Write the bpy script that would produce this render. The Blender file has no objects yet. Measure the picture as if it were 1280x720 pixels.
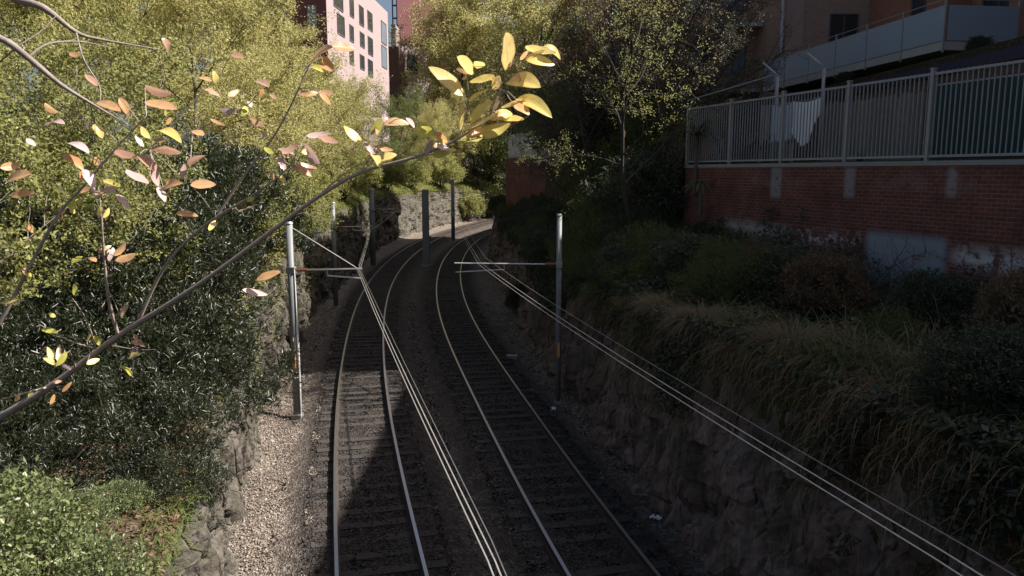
import bpy, math, random
import numpy as np
from mathutils import Vector, noise, Matrix
random.seed(7)
PI = math.pi
scene = bpy.context.scene
COL = scene.collection
D2R = math.radians

# ------------------------------------------------------------------ camera model
F = 960.0; YH = 215.0; CH = 7.2
PITCH = math.atan((360 - YH) / F)
cP, sP = math.cos(PITCH), math.sin(PITCH)
def ray(px, py):
    dx = (px - 640) / F; dy = (360 - py) / F
    return Vector((dx, cP + dy * sP, -sP + dy * cP))
def at_y(px, py, Y):
    r = ray(px, py); t = Y / r.y
    return Vector((r.x * t, Y, CH + r.z * t))
def at_d(px, py, d):                      # d = distance along the optical axis
    r = ray(px, py)
    return Vector((r.x * d, r.y * d, CH + r.z * d))
cam_d = bpy.data.cameras.new('camera'); cam = bpy.data.objects.new('camera', cam_d); COL.objects.link(cam)
cam.location = (0, 0, CH); cam.rotation_euler = (PI / 2 - PITCH, 0, 0)
cam_d.sensor_width = 36; cam_d.lens = F / 1280 * 36; cam_d.clip_start = 0.05; cam_d.clip_end = 3000
scene.camera = cam

# ------------------------------------------------------------------ light
SUN_EL = 45.0; SUN_AZ = 88.0
world = bpy.data.worlds.new('World'); scene.world = world; world.use_nodes = True
nt = world.node_tree
for n in list(nt.nodes): nt.nodes.remove(n)
sky = nt.nodes.new('ShaderNodeTexSky'); sky.sky_type = 'NISHITA'; sky.sun_disc = False
sky.sun_elevation = D2R(SUN_EL); sky.sun_rotation = D2R(SUN_AZ)
sky.air_density = 1.0; sky.dust_density = 4.0; sky.ozone_density = 1.0
bg = nt.nodes.new('ShaderNodeBackground'); bg.inputs[1].default_value = 0.05
wo = nt.nodes.new('ShaderNodeOutputWorld')
nt.links.new(sky.outputs[0], bg.inputs[0]); nt.links.new(bg.outputs[0], wo.inputs[0])
sl = bpy.data.lights.new('sun', 'SUN'); sl.energy = 5.0; sl.angle = D2R(0.53); sl.color = (1.0, 0.95, 0.87)
so = bpy.data.objects.new('sun', sl); COL.objects.link(so)
sv = Vector((math.cos(D2R(SUN_EL)) * math.sin(D2R(SUN_AZ)), math.cos(D2R(SUN_EL)) * math.cos(D2R(SUN_AZ)), math.sin(D2R(SUN_EL))))
so.rotation_euler = sv.to_track_quat('Z', 'Y').to_euler(); so.location = (40, 0, 50)
scene.view_settings.view_transform = 'Standard'; scene.view_settings.look = 'None'
scene.view_settings.exposure = 1.2; scene.view_settings.gamma = 1.0
scene.render.engine = 'CYCLES'
scene.cycles.max_bounces = 6; scene.cycles.diffuse_bounces = 3; scene.cycles.glossy_bounces = 2
scene.cycles.transmission_bounces = 3; scene.cycles.transparent_max_bounces = 4
scene.cycles.use_denoising = True
scene.cycles.sample_clamp_indirect = 4.0

# ------------------------------------------------------------------ object helpers
def tag(o, label=None, cat=None, group=None, kind=None):
    if label: o['label'] = label
    if cat: o['category'] = cat
    if group: o['group'] = group
    if kind: o['kind'] = kind
    return o
def empty(name, loc, rz=0.0):
    o = bpy.data.objects.new(name, None); COL.objects.link(o)
    o.location = loc; o.rotation_euler = (0, 0, rz); o.empty_display_size = 0.2
    return o
def link(name, me, mat, parent=None):
    if mat is not None and not me.materials: me.materials.append(mat)
    o = bpy.data.objects.new(name, me); COL.objects.link(o)
    if parent is not None: o.parent = parent
    return o
def copy_tree(o, parent=None):
    c = o.copy(); COL.objects.link(c); c.parent = parent
    for ch in [x for x in o.children]: copy_tree(ch, c)
    return c
class MB:
    def __init__(s): s.v = []; s.f = []
    def box(s, a, b, M=None):
        x0, y0, z0 = a; x1, y1, z1 = b; n = len(s.v)
        for p in ((x0,y0,z0),(x1,y0,z0),(x1,y1,z0),(x0,y1,z0),(x0,y0,z1),(x1,y0,z1),(x1,y1,z1),(x0,y1,z1)):
            s.v.append(tuple(M @ Vector(p)) if M is not None else p)
        for q in ((0,3,2,1),(4,5,6,7),(0,1,5,4),(1,2,6,5),(2,3,7,6),(3,0,4,7)): s.f.append(tuple(n + i for i in q))
        return s
    def tube(s, pts, rad, sides=6, caps=True):
        pts = [Vector(p) for p in pts]; m = len(pts)
        if not hasattr(rad, '__len__'): rad = [rad] * m
        n0 = len(s.v); up = None
        for i in range(m):
            d = (pts[min(i + 1, m - 1)] - pts[max(i - 1, 0)])
            d = d.normalized() if d.length > 1e-9 else Vector((0, 0, 1))
            if up is None: up = Vector((0, 0, 1)) if abs(d.z) < .9 else Vector((1, 0, 0))
            a = d.cross(up)
            if a.length < 1e-6: a = d.orthogonal()
            a.normalize(); b = a.cross(d).normalized(); up = b
            for k in range(sides):
                t = 2 * PI * k / sides
                s.v.append(tuple(pts[i] + (a * math.cos(t) + b * math.sin(t)) * rad[i]))
        for i in range(m - 1):
            for k in range(sides):
                k2 = (k + 1) % sides; a0 = n0 + i * sides
                s.f.append((a0 + k, a0 + k2, a0 + sides + k2, a0 + sides + k))
        if caps:
            s.f.append(tuple(n0 + k for k in reversed(range(sides))))
            s.f.append(tuple(n0 + (m - 1) * sides + k for k in range(sides)))
        return s
    def prism(s, poly, z0, z1):
        n = len(s.v); m = len(poly)
        for z in (z0, z1):
            for p in poly: s.v.append((p[0], p[1], z))
        s.f.append(tuple(n + i for i in reversed(range(m)))); s.f.append(tuple(n + m + i for i in range(m)))
        for i in range(m):
            j = (i + 1) % m; s.f.append((n + i, n + j, n + m + j, n + m + i))
        return s
    def mesh(s, name, smooth=False):
        me = bpy.data.meshes.new(name); me.from_pydata(s.v, [], s.f); me.update()
        if smooth: me.polygons.foreach_set('use_smooth', [True] * len(me.polygons))
        return me
    def build(s, name, mat, parent=None, smooth=False): return link(name, s.mesh(name, smooth), mat, parent)
def np_mesh(name, V, T):
    """triangle mesh from numpy arrays"""
    me = bpy.data.meshes.new(name); nv, ntri = len(V), len(T)
    me.vertices.add(nv); me.vertices.foreach_set('co', np.ascontiguousarray(V, np.float32).ravel())
    me.loops.add(ntri * 3); me.loops.foreach_set('vertex_index', np.ascontiguousarray(T, np.int32).ravel())
    me.polygons.add(ntri); me.polygons.foreach_set('loop_start', np.arange(0, ntri * 3, 3, dtype=np.int32))
    me.update(calc_edges=True); return me
def unit(a): return a / np.maximum(np.linalg.norm(a, axis=-1, keepdims=True), 1e-9)
def leaf_arrays(P, Dr, Nn, L, W):
    """folded 5-vertex leaves"""
    Dr = unit(Dr); S = unit(np.cross(Dr, Nn)); Nn = np.cross(S, Dr)
    L = L[:, None]; W = W[:, None]; n = len(P)
    tip = P + Dr * L - Nn * L * .12
    mid = P + Dr * L * .45
    a = mid + S * W * .5 + Nn * W * .18; b = mid - S * W * .5 + Nn * W * .18
    V = np.stack([P, a, tip, b], 1).reshape(-1, 3)
    i = (np.arange(n) * 4)[:, None]
    T = np.concatenate([i + np.array([[0, 1, 2]]), i + np.array([[0, 2, 3]])], 1).reshape(-1, 3)
    return V, T

# ------------------------------------------------------------------ materials
class NT:
    def __init__(s, name):
        s.m = bpy.data.materials.new(name); s.m.use_nodes = True; s.t = s.m.node_tree
        for n in list(s.t.nodes): s.t.nodes.remove(n)
        s.out = s.n('ShaderNodeOutputMaterial')
    def n(s, typ, **k):
        nd = s.t.nodes.new(typ)
        for a, b in k.items(): setattr(nd, a, b)
        return nd
    def l(s, a, b): s.t.links.new(a, b)
    def val(s, sock, v):
        if hasattr(v, 'links') or hasattr(v, 'is_linked'): s.l(v, sock)
        else: sock.default_value = v
    def math(s, op, a, b=0.0, c=None, clamp=False):
        nd = s.n('ShaderNodeMath', operation=op); nd.use_clamp = clamp
        s.val(nd.inputs[0], a); s.val(nd.inputs[1], b)
        if c is not None: s.val(nd.inputs[2], c)
        return nd.outputs[0]
    def noise(s, vec, scale, detail=4, rough=.55, dist=0):
        nd = s.n('ShaderNodeTexNoise'); nd.inputs['Scale'].default_value = scale
        nd.inputs['Detail'].default_value = detail; nd.inputs['Roughness'].default_value = rough
        nd.inputs['Distortion'].default_value = dist
        if vec is not None: s.l(vec, nd.inputs['Vector'])
        return nd.outputs[0]
    def mapping(s, vec, scale=(1, 1, 1), loc=(0, 0, 0), rot=(0, 0, 0)):
        nd = s.n('ShaderNodeMapping'); s.l(vec, nd.inputs[0])
        nd.inputs['Scale'].default_value = scale; nd.inputs['Location'].default_value = loc; nd.inputs['Rotation'].default_value = rot
        return nd.outputs[0]
    def ramp(s, fac, stops, interp='LINEAR'):
        nd = s.n('ShaderNodeValToRGB'); nd.color_ramp.interpolation = interp
        cr = nd.color_ramp
        while len(cr.elements) < len(stops): cr.elements.new(.5)
        for e, (p, c) in zip(cr.elements, stops):
            e.position = p; e.color = (c[0], c[1], c[2], 1) if hasattr(c, '__len__') else (c, c, c, 1)
        s.l(fac, nd.inputs[0]); return nd.outputs[0]
    def mix(s, fac, a, b, mode='MIX'):
        nd = s.n('ShaderNodeMix', data_type='RGBA', blend_type=mode)
        s.val(nd.inputs[0], fac)
        for sk, v in ((nd.inputs[6], a), (nd.inputs[7], b)):
            if hasattr(v, 'is_linked'): s.l(v, sk)
            else: sk.default_value = (v[0], v[1], v[2], 1)
        return nd.outputs[2]
    def bump(s, h, strength=.5, dist=.02, normal=None):
        nd = s.n('ShaderNodeBump'); nd.inputs['Strength'].default_value = strength; nd.inputs['Distance'].default_value = dist
        s.l(h, nd.inputs['Height'])
        if normal is not None: s.l(normal, nd.inputs['Normal'])
        return nd.outputs[0]
    def bsdf(s, col, rough=.8, metal=0, normal=None, spec=.3, link=True):
        b = s.n('ShaderNodeBsdfPrincipled')
        if hasattr(col, 'is_linked'): s.l(col, b.inputs['Base Color'])
        else: b.inputs['Base Color'].default_value = (col[0], col[1], col[2], 1)
        s.val(b.inputs['Roughness'], rough); b.inputs['Metallic'].default_value = metal
        b.inputs['Specular IOR Level'].default_value = spec
        if normal is not None: s.l(normal, b.inputs['Normal'])
        if link: s.l(b.outputs[0], s.out.inputs[0])
        return b.outputs[0]
    def obj(s): return s.n('ShaderNodeTexCoord').outputs['Object']
    def pos(s): return s.n('ShaderNodeNewGeometry').outputs['Position']

def plain(name, col, rough=.6, metal=0, var=.25, scale=6, bump=.15, spec=.3):
    t = NT(name); v = t.obj(); n1 = t.noise(v, scale, 6, .65)
    c = t.mix(n1, [x * (1 - var) for x in col], [min(1, x * (1 + var)) for x in col])
    t.bsdf(c, rough, metal, t.bump(t.noise(v, scale * 6, 4), bump, .01), spec); return t.m
def leaf_mat(name, cols, trans=.35, rough=.45, spec=.4, clump=.8, tint=None):
    t = NT(name); g = t.n('ShaderNodeNewGeometry'); r = g.outputs['Random Per Island']
    n1 = t.noise(t.pos(), clump, 3, .6)
    f = t.math('ADD', t.math('MULTIPLY', r, .55), t.math('MULTIPLY', t.math('SUBTRACT', n1, .28), 1.1), clamp=True)
    k = len(cols) - 1
    c = t.ramp(f, [(i / k, x) for i, x in enumerate(cols)])
    b = t.bsdf(c, rough, 0, None, spec, link=False)
    tr = t.n('ShaderNodeBsdfTranslucent')
    t.l(t.mix(.5, c, tint or [min(1, x * 1.6) for x in cols[-1]]), tr.inputs[0])
    mx = t.n('ShaderNodeMixShader'); mx.inputs[0].default_value = trans
    t.l(b, mx.inputs[1]); t.l(tr.outputs[0], mx.inputs[2]); t.l(mx.outputs[0], t.out.inputs[0])
    return t.m
def brick_mat(name, c1, c2, mortar, scale=1.0, stain=.4, extra=None, axis='xy'):
    t = NT(name); v = t.obj()
    sp = t.n('ShaderNodeSeparateXYZ'); t.l(v, sp.inputs[0])
    u = t.math('ADD', sp.outputs[0], sp.outputs[1]) if axis == 'xy' else sp.outputs[0]
    cb = t.n('ShaderNodeCombineXYZ'); t.l(u, cb.inputs[0]); t.l(sp.outputs[2], cb.inputs[1])
    b = t.n('ShaderNodeTexBrick'); t.l(cb.outputs[0], b.inputs['Vector'])
    b.inputs['Scale'].default_value = 1.0; b.inputs['Brick Width'].default_value = .235 * scale
    b.inputs['Row Height'].default_value = .086 * scale; b.inputs['Mortar Size'].default_value = .008 * scale
    b.inputs['Color1'].default_value = (*c1, 1); b.inputs['Color2'].default_value = (*c2, 1); b.inputs['Mortar'].default_value = (*mortar, 1)
    b.inputs['Bias'].default_value = -.2
    n1 = t.noise(v, 1.3, 6, .7); n2 = t.noise(v, 9, 4, .6)
    c = t.mix(t.math('MULTIPLY', t.ramp(n1, [(.42, 0), (.7, 1)]), stain), b.outputs[0], (c1[0] * .35, c1[1] * .45, c1[2] * .5))
    c = t.mix(t.math('MULTIPLY', n2, .35), c, [x * .6 for x in c2])
    if extra: c = extra(t, c, sp, v)
    t.bsdf(c, .88, 0, t.bump(t.math('ADD', t.math('MULTIPLY', b.outputs[1], -1), t.math('MULTIPLY', n2, .5)), .6, .012), .2)
    return t.m

M = {}
M['bark'] = plain('bark', (.12, .095, .075), .9, var=.5, scale=12, bump=.6)
M['bark_light'] = plain('pale_bark', (.24, .20, .18), .85, var=.85, scale=7, bump=.4)
M['bark_dark'] = plain('dark_bark', (.055, .042, .036), .9, var=.5, scale=12, bump=.6)
M['pole'] = plain('galvanised_pole', (.20, .205, .21), .6, .1, var=.3, scale=4)
M['wire'] = plain('wire', (.62, .58, .54), .35, .6, var=.15)
M['wire_dark'] = plain('dark_wire', (.22, .21, .20), .4, .5)
M['steel'] = plain('grey_steel', (.34, .35, .36), .45, .4, var=.2)
M['fence'] = plain('fence_paint', (.30, .31, .33), .5, .2, var=.2)
M['concrete'] = plain('concrete', (.28, .27, .25), .9, var=.3, scale=3)
M['white'] = plain('white_paint', (.72, .72, .72), .6, var=.08)
M['orange'] = plain('orange_sticker', (.75, .33, .08), .6, var=.1)
M['insul'] = plain('insulator', (.45, .42, .36), .4)
M['brown_ins'] = plain('brown_insulator', (.20, .08, .05), .3)

t = NT('rail_steel'); v = t.obj(); gn = t.n('ShaderNodeNewGeometry')
spn = t.n('ShaderNodeSeparateXYZ'); t.l(gn.outputs['Normal'], spn.inputs[0])
spp = t.n('ShaderNodeSeparateXYZ'); t.l(gn.outputs['Position'], spp.inputs[0])
topm = t.math('MULTIPLY', t.ramp(spn.outputs[2], [(.75, 0), (.9, 1)]), t.math('GREATER_THAN', spp.outputs[2], .325))
side = t.mix(t.noise(v, 12, 4), (.03, .018, .012), (.07, .04, .028))
c = t.mix(topm, side, (.55, .55, .56))
b = t.n('ShaderNodeBsdfPrincipled'); t.l(c, b.inputs['Base Color']); t.l(topm, b.inputs['Metallic'])
t.l(t.ramp(topm, [(0, .85), (1, .33)]), b.inputs['Roughness']); t.l(b.outputs[0], t.out.inputs[0]); M['rail'] = t.m
M['sleeper'] = plain('sleeper', (.046, .040, .036), .95, var=.6, scale=7, bump=.6)

# track bed: dark ballast / light gravel chosen by the "gravel" attribute (two different stones)
t = NT('ballast'); v = t.pos()
at = t.n('ShaderNodeAttribute', attribute_name='gravel')
vo = t.n('ShaderNodeTexVoronoi'); vo.inputs['Scale'].default_value = 16; t.l(v, vo.inputs['Vector'])
vo2 = t.n('ShaderNodeTexVoronoi'); vo2.inputs['Scale'].default_value = 30; t.l(v, vo2.inputs['Vector'])
sc = t.n('ShaderNodeSeparateColor'); t.l(vo2.outputs['Color'], sc.inputs[0])
sc1 = t.n('ShaderNodeSeparateColor'); t.l(vo.outputs['Color'], sc1.inputs[0])
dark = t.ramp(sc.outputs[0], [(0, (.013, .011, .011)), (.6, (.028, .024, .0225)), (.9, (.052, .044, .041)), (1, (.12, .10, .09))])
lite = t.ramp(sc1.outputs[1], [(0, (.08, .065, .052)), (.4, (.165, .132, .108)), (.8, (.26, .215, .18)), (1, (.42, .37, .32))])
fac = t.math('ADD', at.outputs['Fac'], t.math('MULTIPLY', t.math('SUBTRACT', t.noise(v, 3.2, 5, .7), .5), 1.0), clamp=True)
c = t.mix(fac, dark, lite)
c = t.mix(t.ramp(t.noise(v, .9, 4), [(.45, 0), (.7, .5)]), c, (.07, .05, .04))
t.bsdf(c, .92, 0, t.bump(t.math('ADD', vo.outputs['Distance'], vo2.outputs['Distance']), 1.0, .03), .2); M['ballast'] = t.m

t = NT('bank_soil'); v = t.pos()
vo = t.n('ShaderNodeTexVoronoi'); vo.inputs['Scale'].default_value = 26; t.l(v, vo.inputs['Vector'])
sc = t.n('ShaderNodeSeparateColor'); t.l(vo.outputs['Color'], sc.inputs[0])
c = t.ramp(sc.outputs[0], [(0, (.035, .026, .018)), (.7, (.07, .05, .035)), (.93, (.13, .09, .06)), (1, (.22, .16, .11))])
c = t.mix(t.ramp(t.noise(v, .5, 5), [(.4, 0), (.65, .7)]), c, (.04, .05, .018))
t.bsdf(c, .95, 0, t.bump(vo.outputs['Distance'], .8, .04), .15); M['soil'] = t.m

def rock_mat(name, a, b_, c_, moss):
    t = NT(name); v = t.pos(); vs = t.mapping(v, (1, 1, .25))
    n1 = t.noise(vs, 2.6, 8, .7, .6); n2 = t.noise(v, 14, 6, .7); n3 = t.noise(t.mapping(v, (1, 1, .1)), 6, 5, .7, .3)
    col = t.ramp(n1, [(.3, a), (.5, b_), (.68, c_)])
    col = t.mix(t.ramp(n3, [(.5, 0), (.62, .75)]), col, [x * .35 for x in a])
    col = t.mix(t.math('MULTIPLY', n2, .5), col, [x * .5 for x in b_])
    col = t.mix(t.ramp(t.noise(v, 1.1, 5, .7), [(.5, 0), (.66, .7)]), col, moss)
    vo = t.n('ShaderNodeTexVoronoi'); vo.feature = 'DISTANCE_TO_EDGE'; vo.inputs['Scale'].default_value = 1.7
    t.l(t.mapping(v, (1, 1, .45)), vo.inputs['Vector'])
    crack = t.ramp(vo.outputs['Distance'], [(0, 0), (.05, 1)])
    h = t.math('ADD', t.math('MULTIPLY', n1, .6), t.math('ADD', t.math('MULTIPLY', n2, .25), t.math('MULTIPLY', crack, .35)))
    t.bsdf(col, .9, 0, t.bump(h, 1.0, .12), .2); return t.m
M['rock_l'] = rock_mat('sandstone', (.06, .052, .045), (.125, .108, .09), (.21, .18, .15), (.045, .05, .025))
M['rock_r'] = rock_mat('brown_sandstone', (.13, .09, .075), (.25, .18, .15), (.36, .28, .24), (.06, .065, .04))  # browner, paler stone mix than the left face

# ------------------------------------------------------------------ alignment curves
def spline(pts):
    """monotone-ish cubic through (Y, value)"""
    pts = sorted(pts); Y = [p[0] for p in pts]; X = [p[1] for p in pts]; n = len(pts)
    m = []
    for i in range(n):
        if i == 0: m.append((X[1] - X[0]) / (Y[1] - Y[0]))
        elif i == n - 1: m.append((X[-1] - X[-2]) / (Y[-1] - Y[-2]))
        else: m.append((X[i + 1] - X[i - 1]) / (Y[i + 1] - Y[i - 1]))
    def f(y):
        if y <= Y[0]: return X[0] + m[0] * (y - Y[0])
        if y >= Y[-1]: return X[-1] + m[-1] * (y - Y[-1])
        for i in range(n - 1):
            if y <= Y[i + 1]: break
        h = Y[i + 1] - Y[i]; s = (y - Y[i]) / h
        return ((2*s**3 - 3*s*s + 1) * X[i] + (s**3 - 2*s*s + s) * h * m[i] + (-2*s**3 + 3*s*s) * X[i + 1] + (s**3 - s*s) * h * m[i + 1])
    return f
CL = spline([(-12, 4.2), (0, .85), (12.9, -2.40), (19.4, -3.93), (25.6, -5.17), (35.5, -6.82), (46, -8.15), (57, -8.88), (67, -9.02), (78, -8.6), (90, -7.4), (101, -5.5), (111, -3.4), (122, 0.2), (134, 6)])
CR = spline([(-12, 8.3), (0, 4.95), (12.9, 1.50), (19.0, .37), (24, -.62), (30, -1.75), (38, -3.0), (47, -3.95), (56, -4.55), (66, -4.75), (76, -4.42), (86, -3.4), (97, -1.3), (108, 1.8), (120, 6), (134, 12)])
WL = spline([(-12, 1.0), (0, -1.9), (5, -3.1), (13, -5.15), (19.4, -6.62), (24, -7.6), (28, -8.3), (37, -9.7), (42, -10.2), (53, -11.2), (65, -12.1), (73, -12.3), (88, -11.6), (103, -9.0), (118, -5.1), (134, 2)])
WR = spline([(-12, 10.5), (0, 7.2), (7, 5.2), (13, 3.5), (16.4, 2.8), (23.7, 1.75), (32, .72), (42, -.1), (51, -1.1), (60, -1.8), (68, -1.95), (78, -1.5), (88, -.1), (100, 3), (112, 7), (124, 12), (134, 17)])
def smoothed(f, sg=5.0):
    pts = []
    for y in range(-12, 135, 3):
        w = [math.exp(-.5 * (k / sg) ** 2) for k in range(-12, 13)]; pts.append((y, sum(a * f(y + k) for a, k in zip(w, range(-12, 13))) / sum(w)))
    return spline(pts)
CL = smoothed(CL); CR = smoothed(CR)
HL = spline([(-12, 1.4), (0, 1.5), (13, 1.8), (20, 2.7), (30, 3.6), (42, 4.4), (60, 4.8), (134, 4.8)])
HR = spline([(-12, 4.0), (14, 4.15), (19, 4.0), (23, 3.75), (40, 3.8), (60, 4.2), (134, 4.5)])
XW = spline([(-12, 18), (5, 12.3), (14, 9.3), (23, 6.3), (30, 4.7), (38, 3.2), (46, 1.75), (55, .6), (65, .3), (78, .8), (90, 3), (103, 7.5), (118, 14), (134, 21)])
ZW = spline([(-12, 3.9), (12, 4.05), (17, 4.6), (23, 5.3), (40, 5.6), (134, 5.8)])   # foot of the retaining wall
TERR = 7.45
def fr(x, y, z, s, o=4):
    return noise.fractal(Vector((x * s, y * s, z * s)), 1.0, 2.0, o)
def left_z(d, y):      # d metres outside the left rock lip
    return HL(y) + min(d, 10) * (.14 + .22 * max(0, min(1, (y - 13) / 12))) + (0.25 * fr(d, y, 0, .35) if d < 40 else 0)
def right_z(x, y):
    xl = WR(y) + 1.0; xw = XW(y)
    if x < xw:
        s = max(0, min(1, (x - xl) / (xw - xl)))
        return HR(y) + (ZW(y) - HR(y)) * s + .15 * fr(x, y, 0, .5)
    return TERR

# ground sheet
rowsY = list(np.concatenate([[-400, -120, -40], np.arange(-12, 60, 1.0), np.arange(60, 134, 2.0), [134, 150, 180, 240, 400, 900]]))
V = []; Fc = []
Loff = [700, 300, 120, 60, 40, 30, 22, 16, 13, 10.5, 9, 7.5, 6, 5, 4, 3.2, 2.5, 1.8, 1.2, .7, .3]
for y in rowsY:
    yy = max(-12, min(134, y)); row = []
    for d in Loff: row.append((WL(yy) - .45 - d, y, left_z(d, yy)))
    row.append((WL(yy) - .55, y, HL(yy) - .3)); row.append((WL(yy) - .45, y, -.08))
    row.append((WR(yy) + .55, y, -.08)); row.append((WR(yy) + .65, y, HR(yy) - .3))
    xl = WR(yy) + 1.0; xw = XW(yy)
    for k in range(7):
        x = xl + (xw + .15 - xl) * k / 6; row.append((x, y, right_z(min(x, xw - .01), yy)))
    row.append((xw + .2, y, TERR)); row.append((xw + 5, y, TERR)); row.append((xw + 40, y, TERR)); row.append((xw + 800, y, TERR))
    V += row; nc = len(row)
V = [(a, b, c + (0 if abs(a) < 60 and b < 130 else .0)) for a, b, c in V]
for i in range(len(rowsY) - 1):
    for j in range(nc - 1):
        a = i * nc + j; Fc.append((a, a + 1, a + nc + 1, a + nc))
me = bpy.data.meshes.new('ground'); me.from_pydata(V, [], Fc); me.update()
tag(link('ground', me, M['soil']), 'brown soil banks and level ground on both sides of the railway cutting', 'ground', kind='structure')

# track bed
V = []; Fc = []; G = []
ys = list(np.concatenate([np.arange(-12, 40, .3), np.arange(40, 134, 1.0)])); NC = 56
for y in ys:
    a, b = WL(y) - .42, WR(y) + .5
    for k in range(NC + 1):
        x = a + (b - a) * k / NC
        dl, dr = abs(x - CL(y)), abs(x - CR(y)); dm = min(dl, dr)
        edge = max(0, (min(x - a, b - x) < .9) * (0.9 - min(x - a, b - x)))
        z = .0 + .19 * (1 - max(0, min(1, (dm - 1.3) / .7))) + .03 * fr(x, y, 3, 2.6) + .25 * edge * (1 + .6 * fr(x, y, 1, 1.1))
        V.append((x, y, z))
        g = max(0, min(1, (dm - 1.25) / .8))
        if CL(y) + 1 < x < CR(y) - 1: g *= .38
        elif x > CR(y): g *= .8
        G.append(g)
n1 = NC + 1
for i in range(len(ys) - 1):
    for j in range(NC):
        a = i * n1 + j; Fc.append((a, a + 1, a + n1 + 1, a + n1))
me = bpy.data.meshes.new('track_bed'); me.from_pydata(V, [], Fc); me.update()
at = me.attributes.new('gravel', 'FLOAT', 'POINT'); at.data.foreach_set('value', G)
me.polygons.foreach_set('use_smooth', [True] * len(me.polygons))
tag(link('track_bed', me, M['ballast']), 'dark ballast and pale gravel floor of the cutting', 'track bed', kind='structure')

# rock faces
def rock_face(name, base, top, side, mat, label, res, lean=.5):
    ys = []; y = -12.0
    while y < 134: ys.append(y); y += .075 if 8 < y < 24 else .13 if 5 < y < 34 else (.28 if y < 70 else .5)
    V = []; Fc = []; nr = 42
    for y in ys:
        h = top(y) + .35 * fr(0, y, side * 7, .22)
        for k in range(nr + 1):
            s = k / nr; z = -.25 + (h + .25) * s
            # blocky vertical joints and ledges
            c1 = noise.cell(Vector((y * .75 + .5 * math.sin(z * 1.3), math.floor(z * .7 + y * .11), side)))
            c2 = noise.cell(Vector((y * 1.9 + 7, z * 1.25 + .4 * math.sin(y), side * 3)))
            vr = noise.voronoi(Vector((y * .9, z * .45, side * 9.)))[0]
            crack = min(1, (vr[1] - vr[0]) * 5)
            d = .20 * c1 + .10 * c2 + .16 * fr(y, z * .5, side, .8, 5) + .11 * fr(y * 1.6, z * .6, side, 3, 5) + .05 * fr(y, z, side + 4, 9, 3) - .30 * (1 - crack)
            out = lean * s ** 1.3 - d * .9
            x = base(y) + side * (out - .02)
            if k == nr: x += side * .5; z -= .12
            V.append((x, y, z))
    n1 = nr + 1
    for i in range(len(ys) - 1):
        for j in range(nr):
            a = i * n1 + j; q = (a, a + n1, a + n1 + 1, a + 1)
            Fc.append(q if side < 0 else q[::-1])
    me = bpy.data.meshes.new(name); me.from_pydata(V, [], Fc); me.update()
    tag(link(name, me, mat), label, 'rock face', kind='structure')
rock_face('rock_face_left', WL, HL, -1, M['rock_l'], 'sunlit cut sandstone face along the left track', .2, .3)
rock_face('rock_face_right', WR, HR, 1, M['rock_r'], 'shaded brown cut rock face along the right track', .2, .8)

# ------------------------------------------------------------------ tracks
def normal_at(f, y):
    s = (f(y + .2) - f(y - .2)) / .4; L = math.hypot(1, s)
    return Vector((1 / L, -s / L, 0)), math.atan(-s)          # right-hand normal, heading angle
prof = [(-.07, 0), (.07, 0), (.07, .014), (.012, .03), (.012, .115), (.033, .125), (.033, .155), (-.033, .155), (-.033, .125), (-.012, .115), (-.012, .03), (-.07, .014)]
sl_m = MB(); sl_m.box((-1.2, -.12, 0), (1.2, .12, .14)); SLEEP = sl_m.mesh('sleeper'); SLEEP.materials.append(M['sleeper'])
def track(f, label):
    root = empty('railway_track', (f(0), 0, 0)); tag(root, label, 'railway track')
    for sd in (-1, 1):
        V = []; Fc = []; y = -12.; ys = []
        while y < 133: ys.append(y); y += .6
        for y in ys:
            nrm, _ = normal_at(f, y); c = Vector((f(y), y, .185)) + nrm * sd * .7535
            for (a, b) in prof: V.append(tuple(c + nrm * a + Vector((0, 0, b)) - root.location))
        m = len(prof)
        for i in range(len(ys) - 1):
            for k in range(m):
                k2 = (k + 1) % m; a = i * m
                Fc.append((a + k, a + k2, a + m + k2, a + m + k))
        me = bpy.data.meshes.new('rail'); me.from_pydata(V, [], Fc); me.update(); link('rail', me, M['rail'], root)
    rest = MB(); y = 9.0; n = 0
    while y < 125:
        nrm, ang = normal_at(f, y); wob = random.uniform(-.03, .03)
        loc = Vector((f(y) + random.uniform(-.03, .03), y, .062 + random.uniform(-.012, .012))) - root.location
        if n < 96:
            o = bpy.data.objects.new('sleeper', SLEEP); COL.objects.link(o); o.parent = root; o.location = loc; o.rotation_euler = (0, 0, ang + wob * .4)
        else:
            rest.box((-1.2, -.12, 0), (1.2, .12, .14), Matrix.Translation(loc) @ Matrix.Rotation(ang, 4, 'Z'))
        n += 1; y += .62
    tag(rest.build('sleeper', M['sleeper'], root), kind='stuff')
    return root
track(CL, 'left railway track, partly sunlit, curving beside the pale rock face')
track(CR, 'right railway track, fully shaded, curving beside the overgrown bank')

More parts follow.
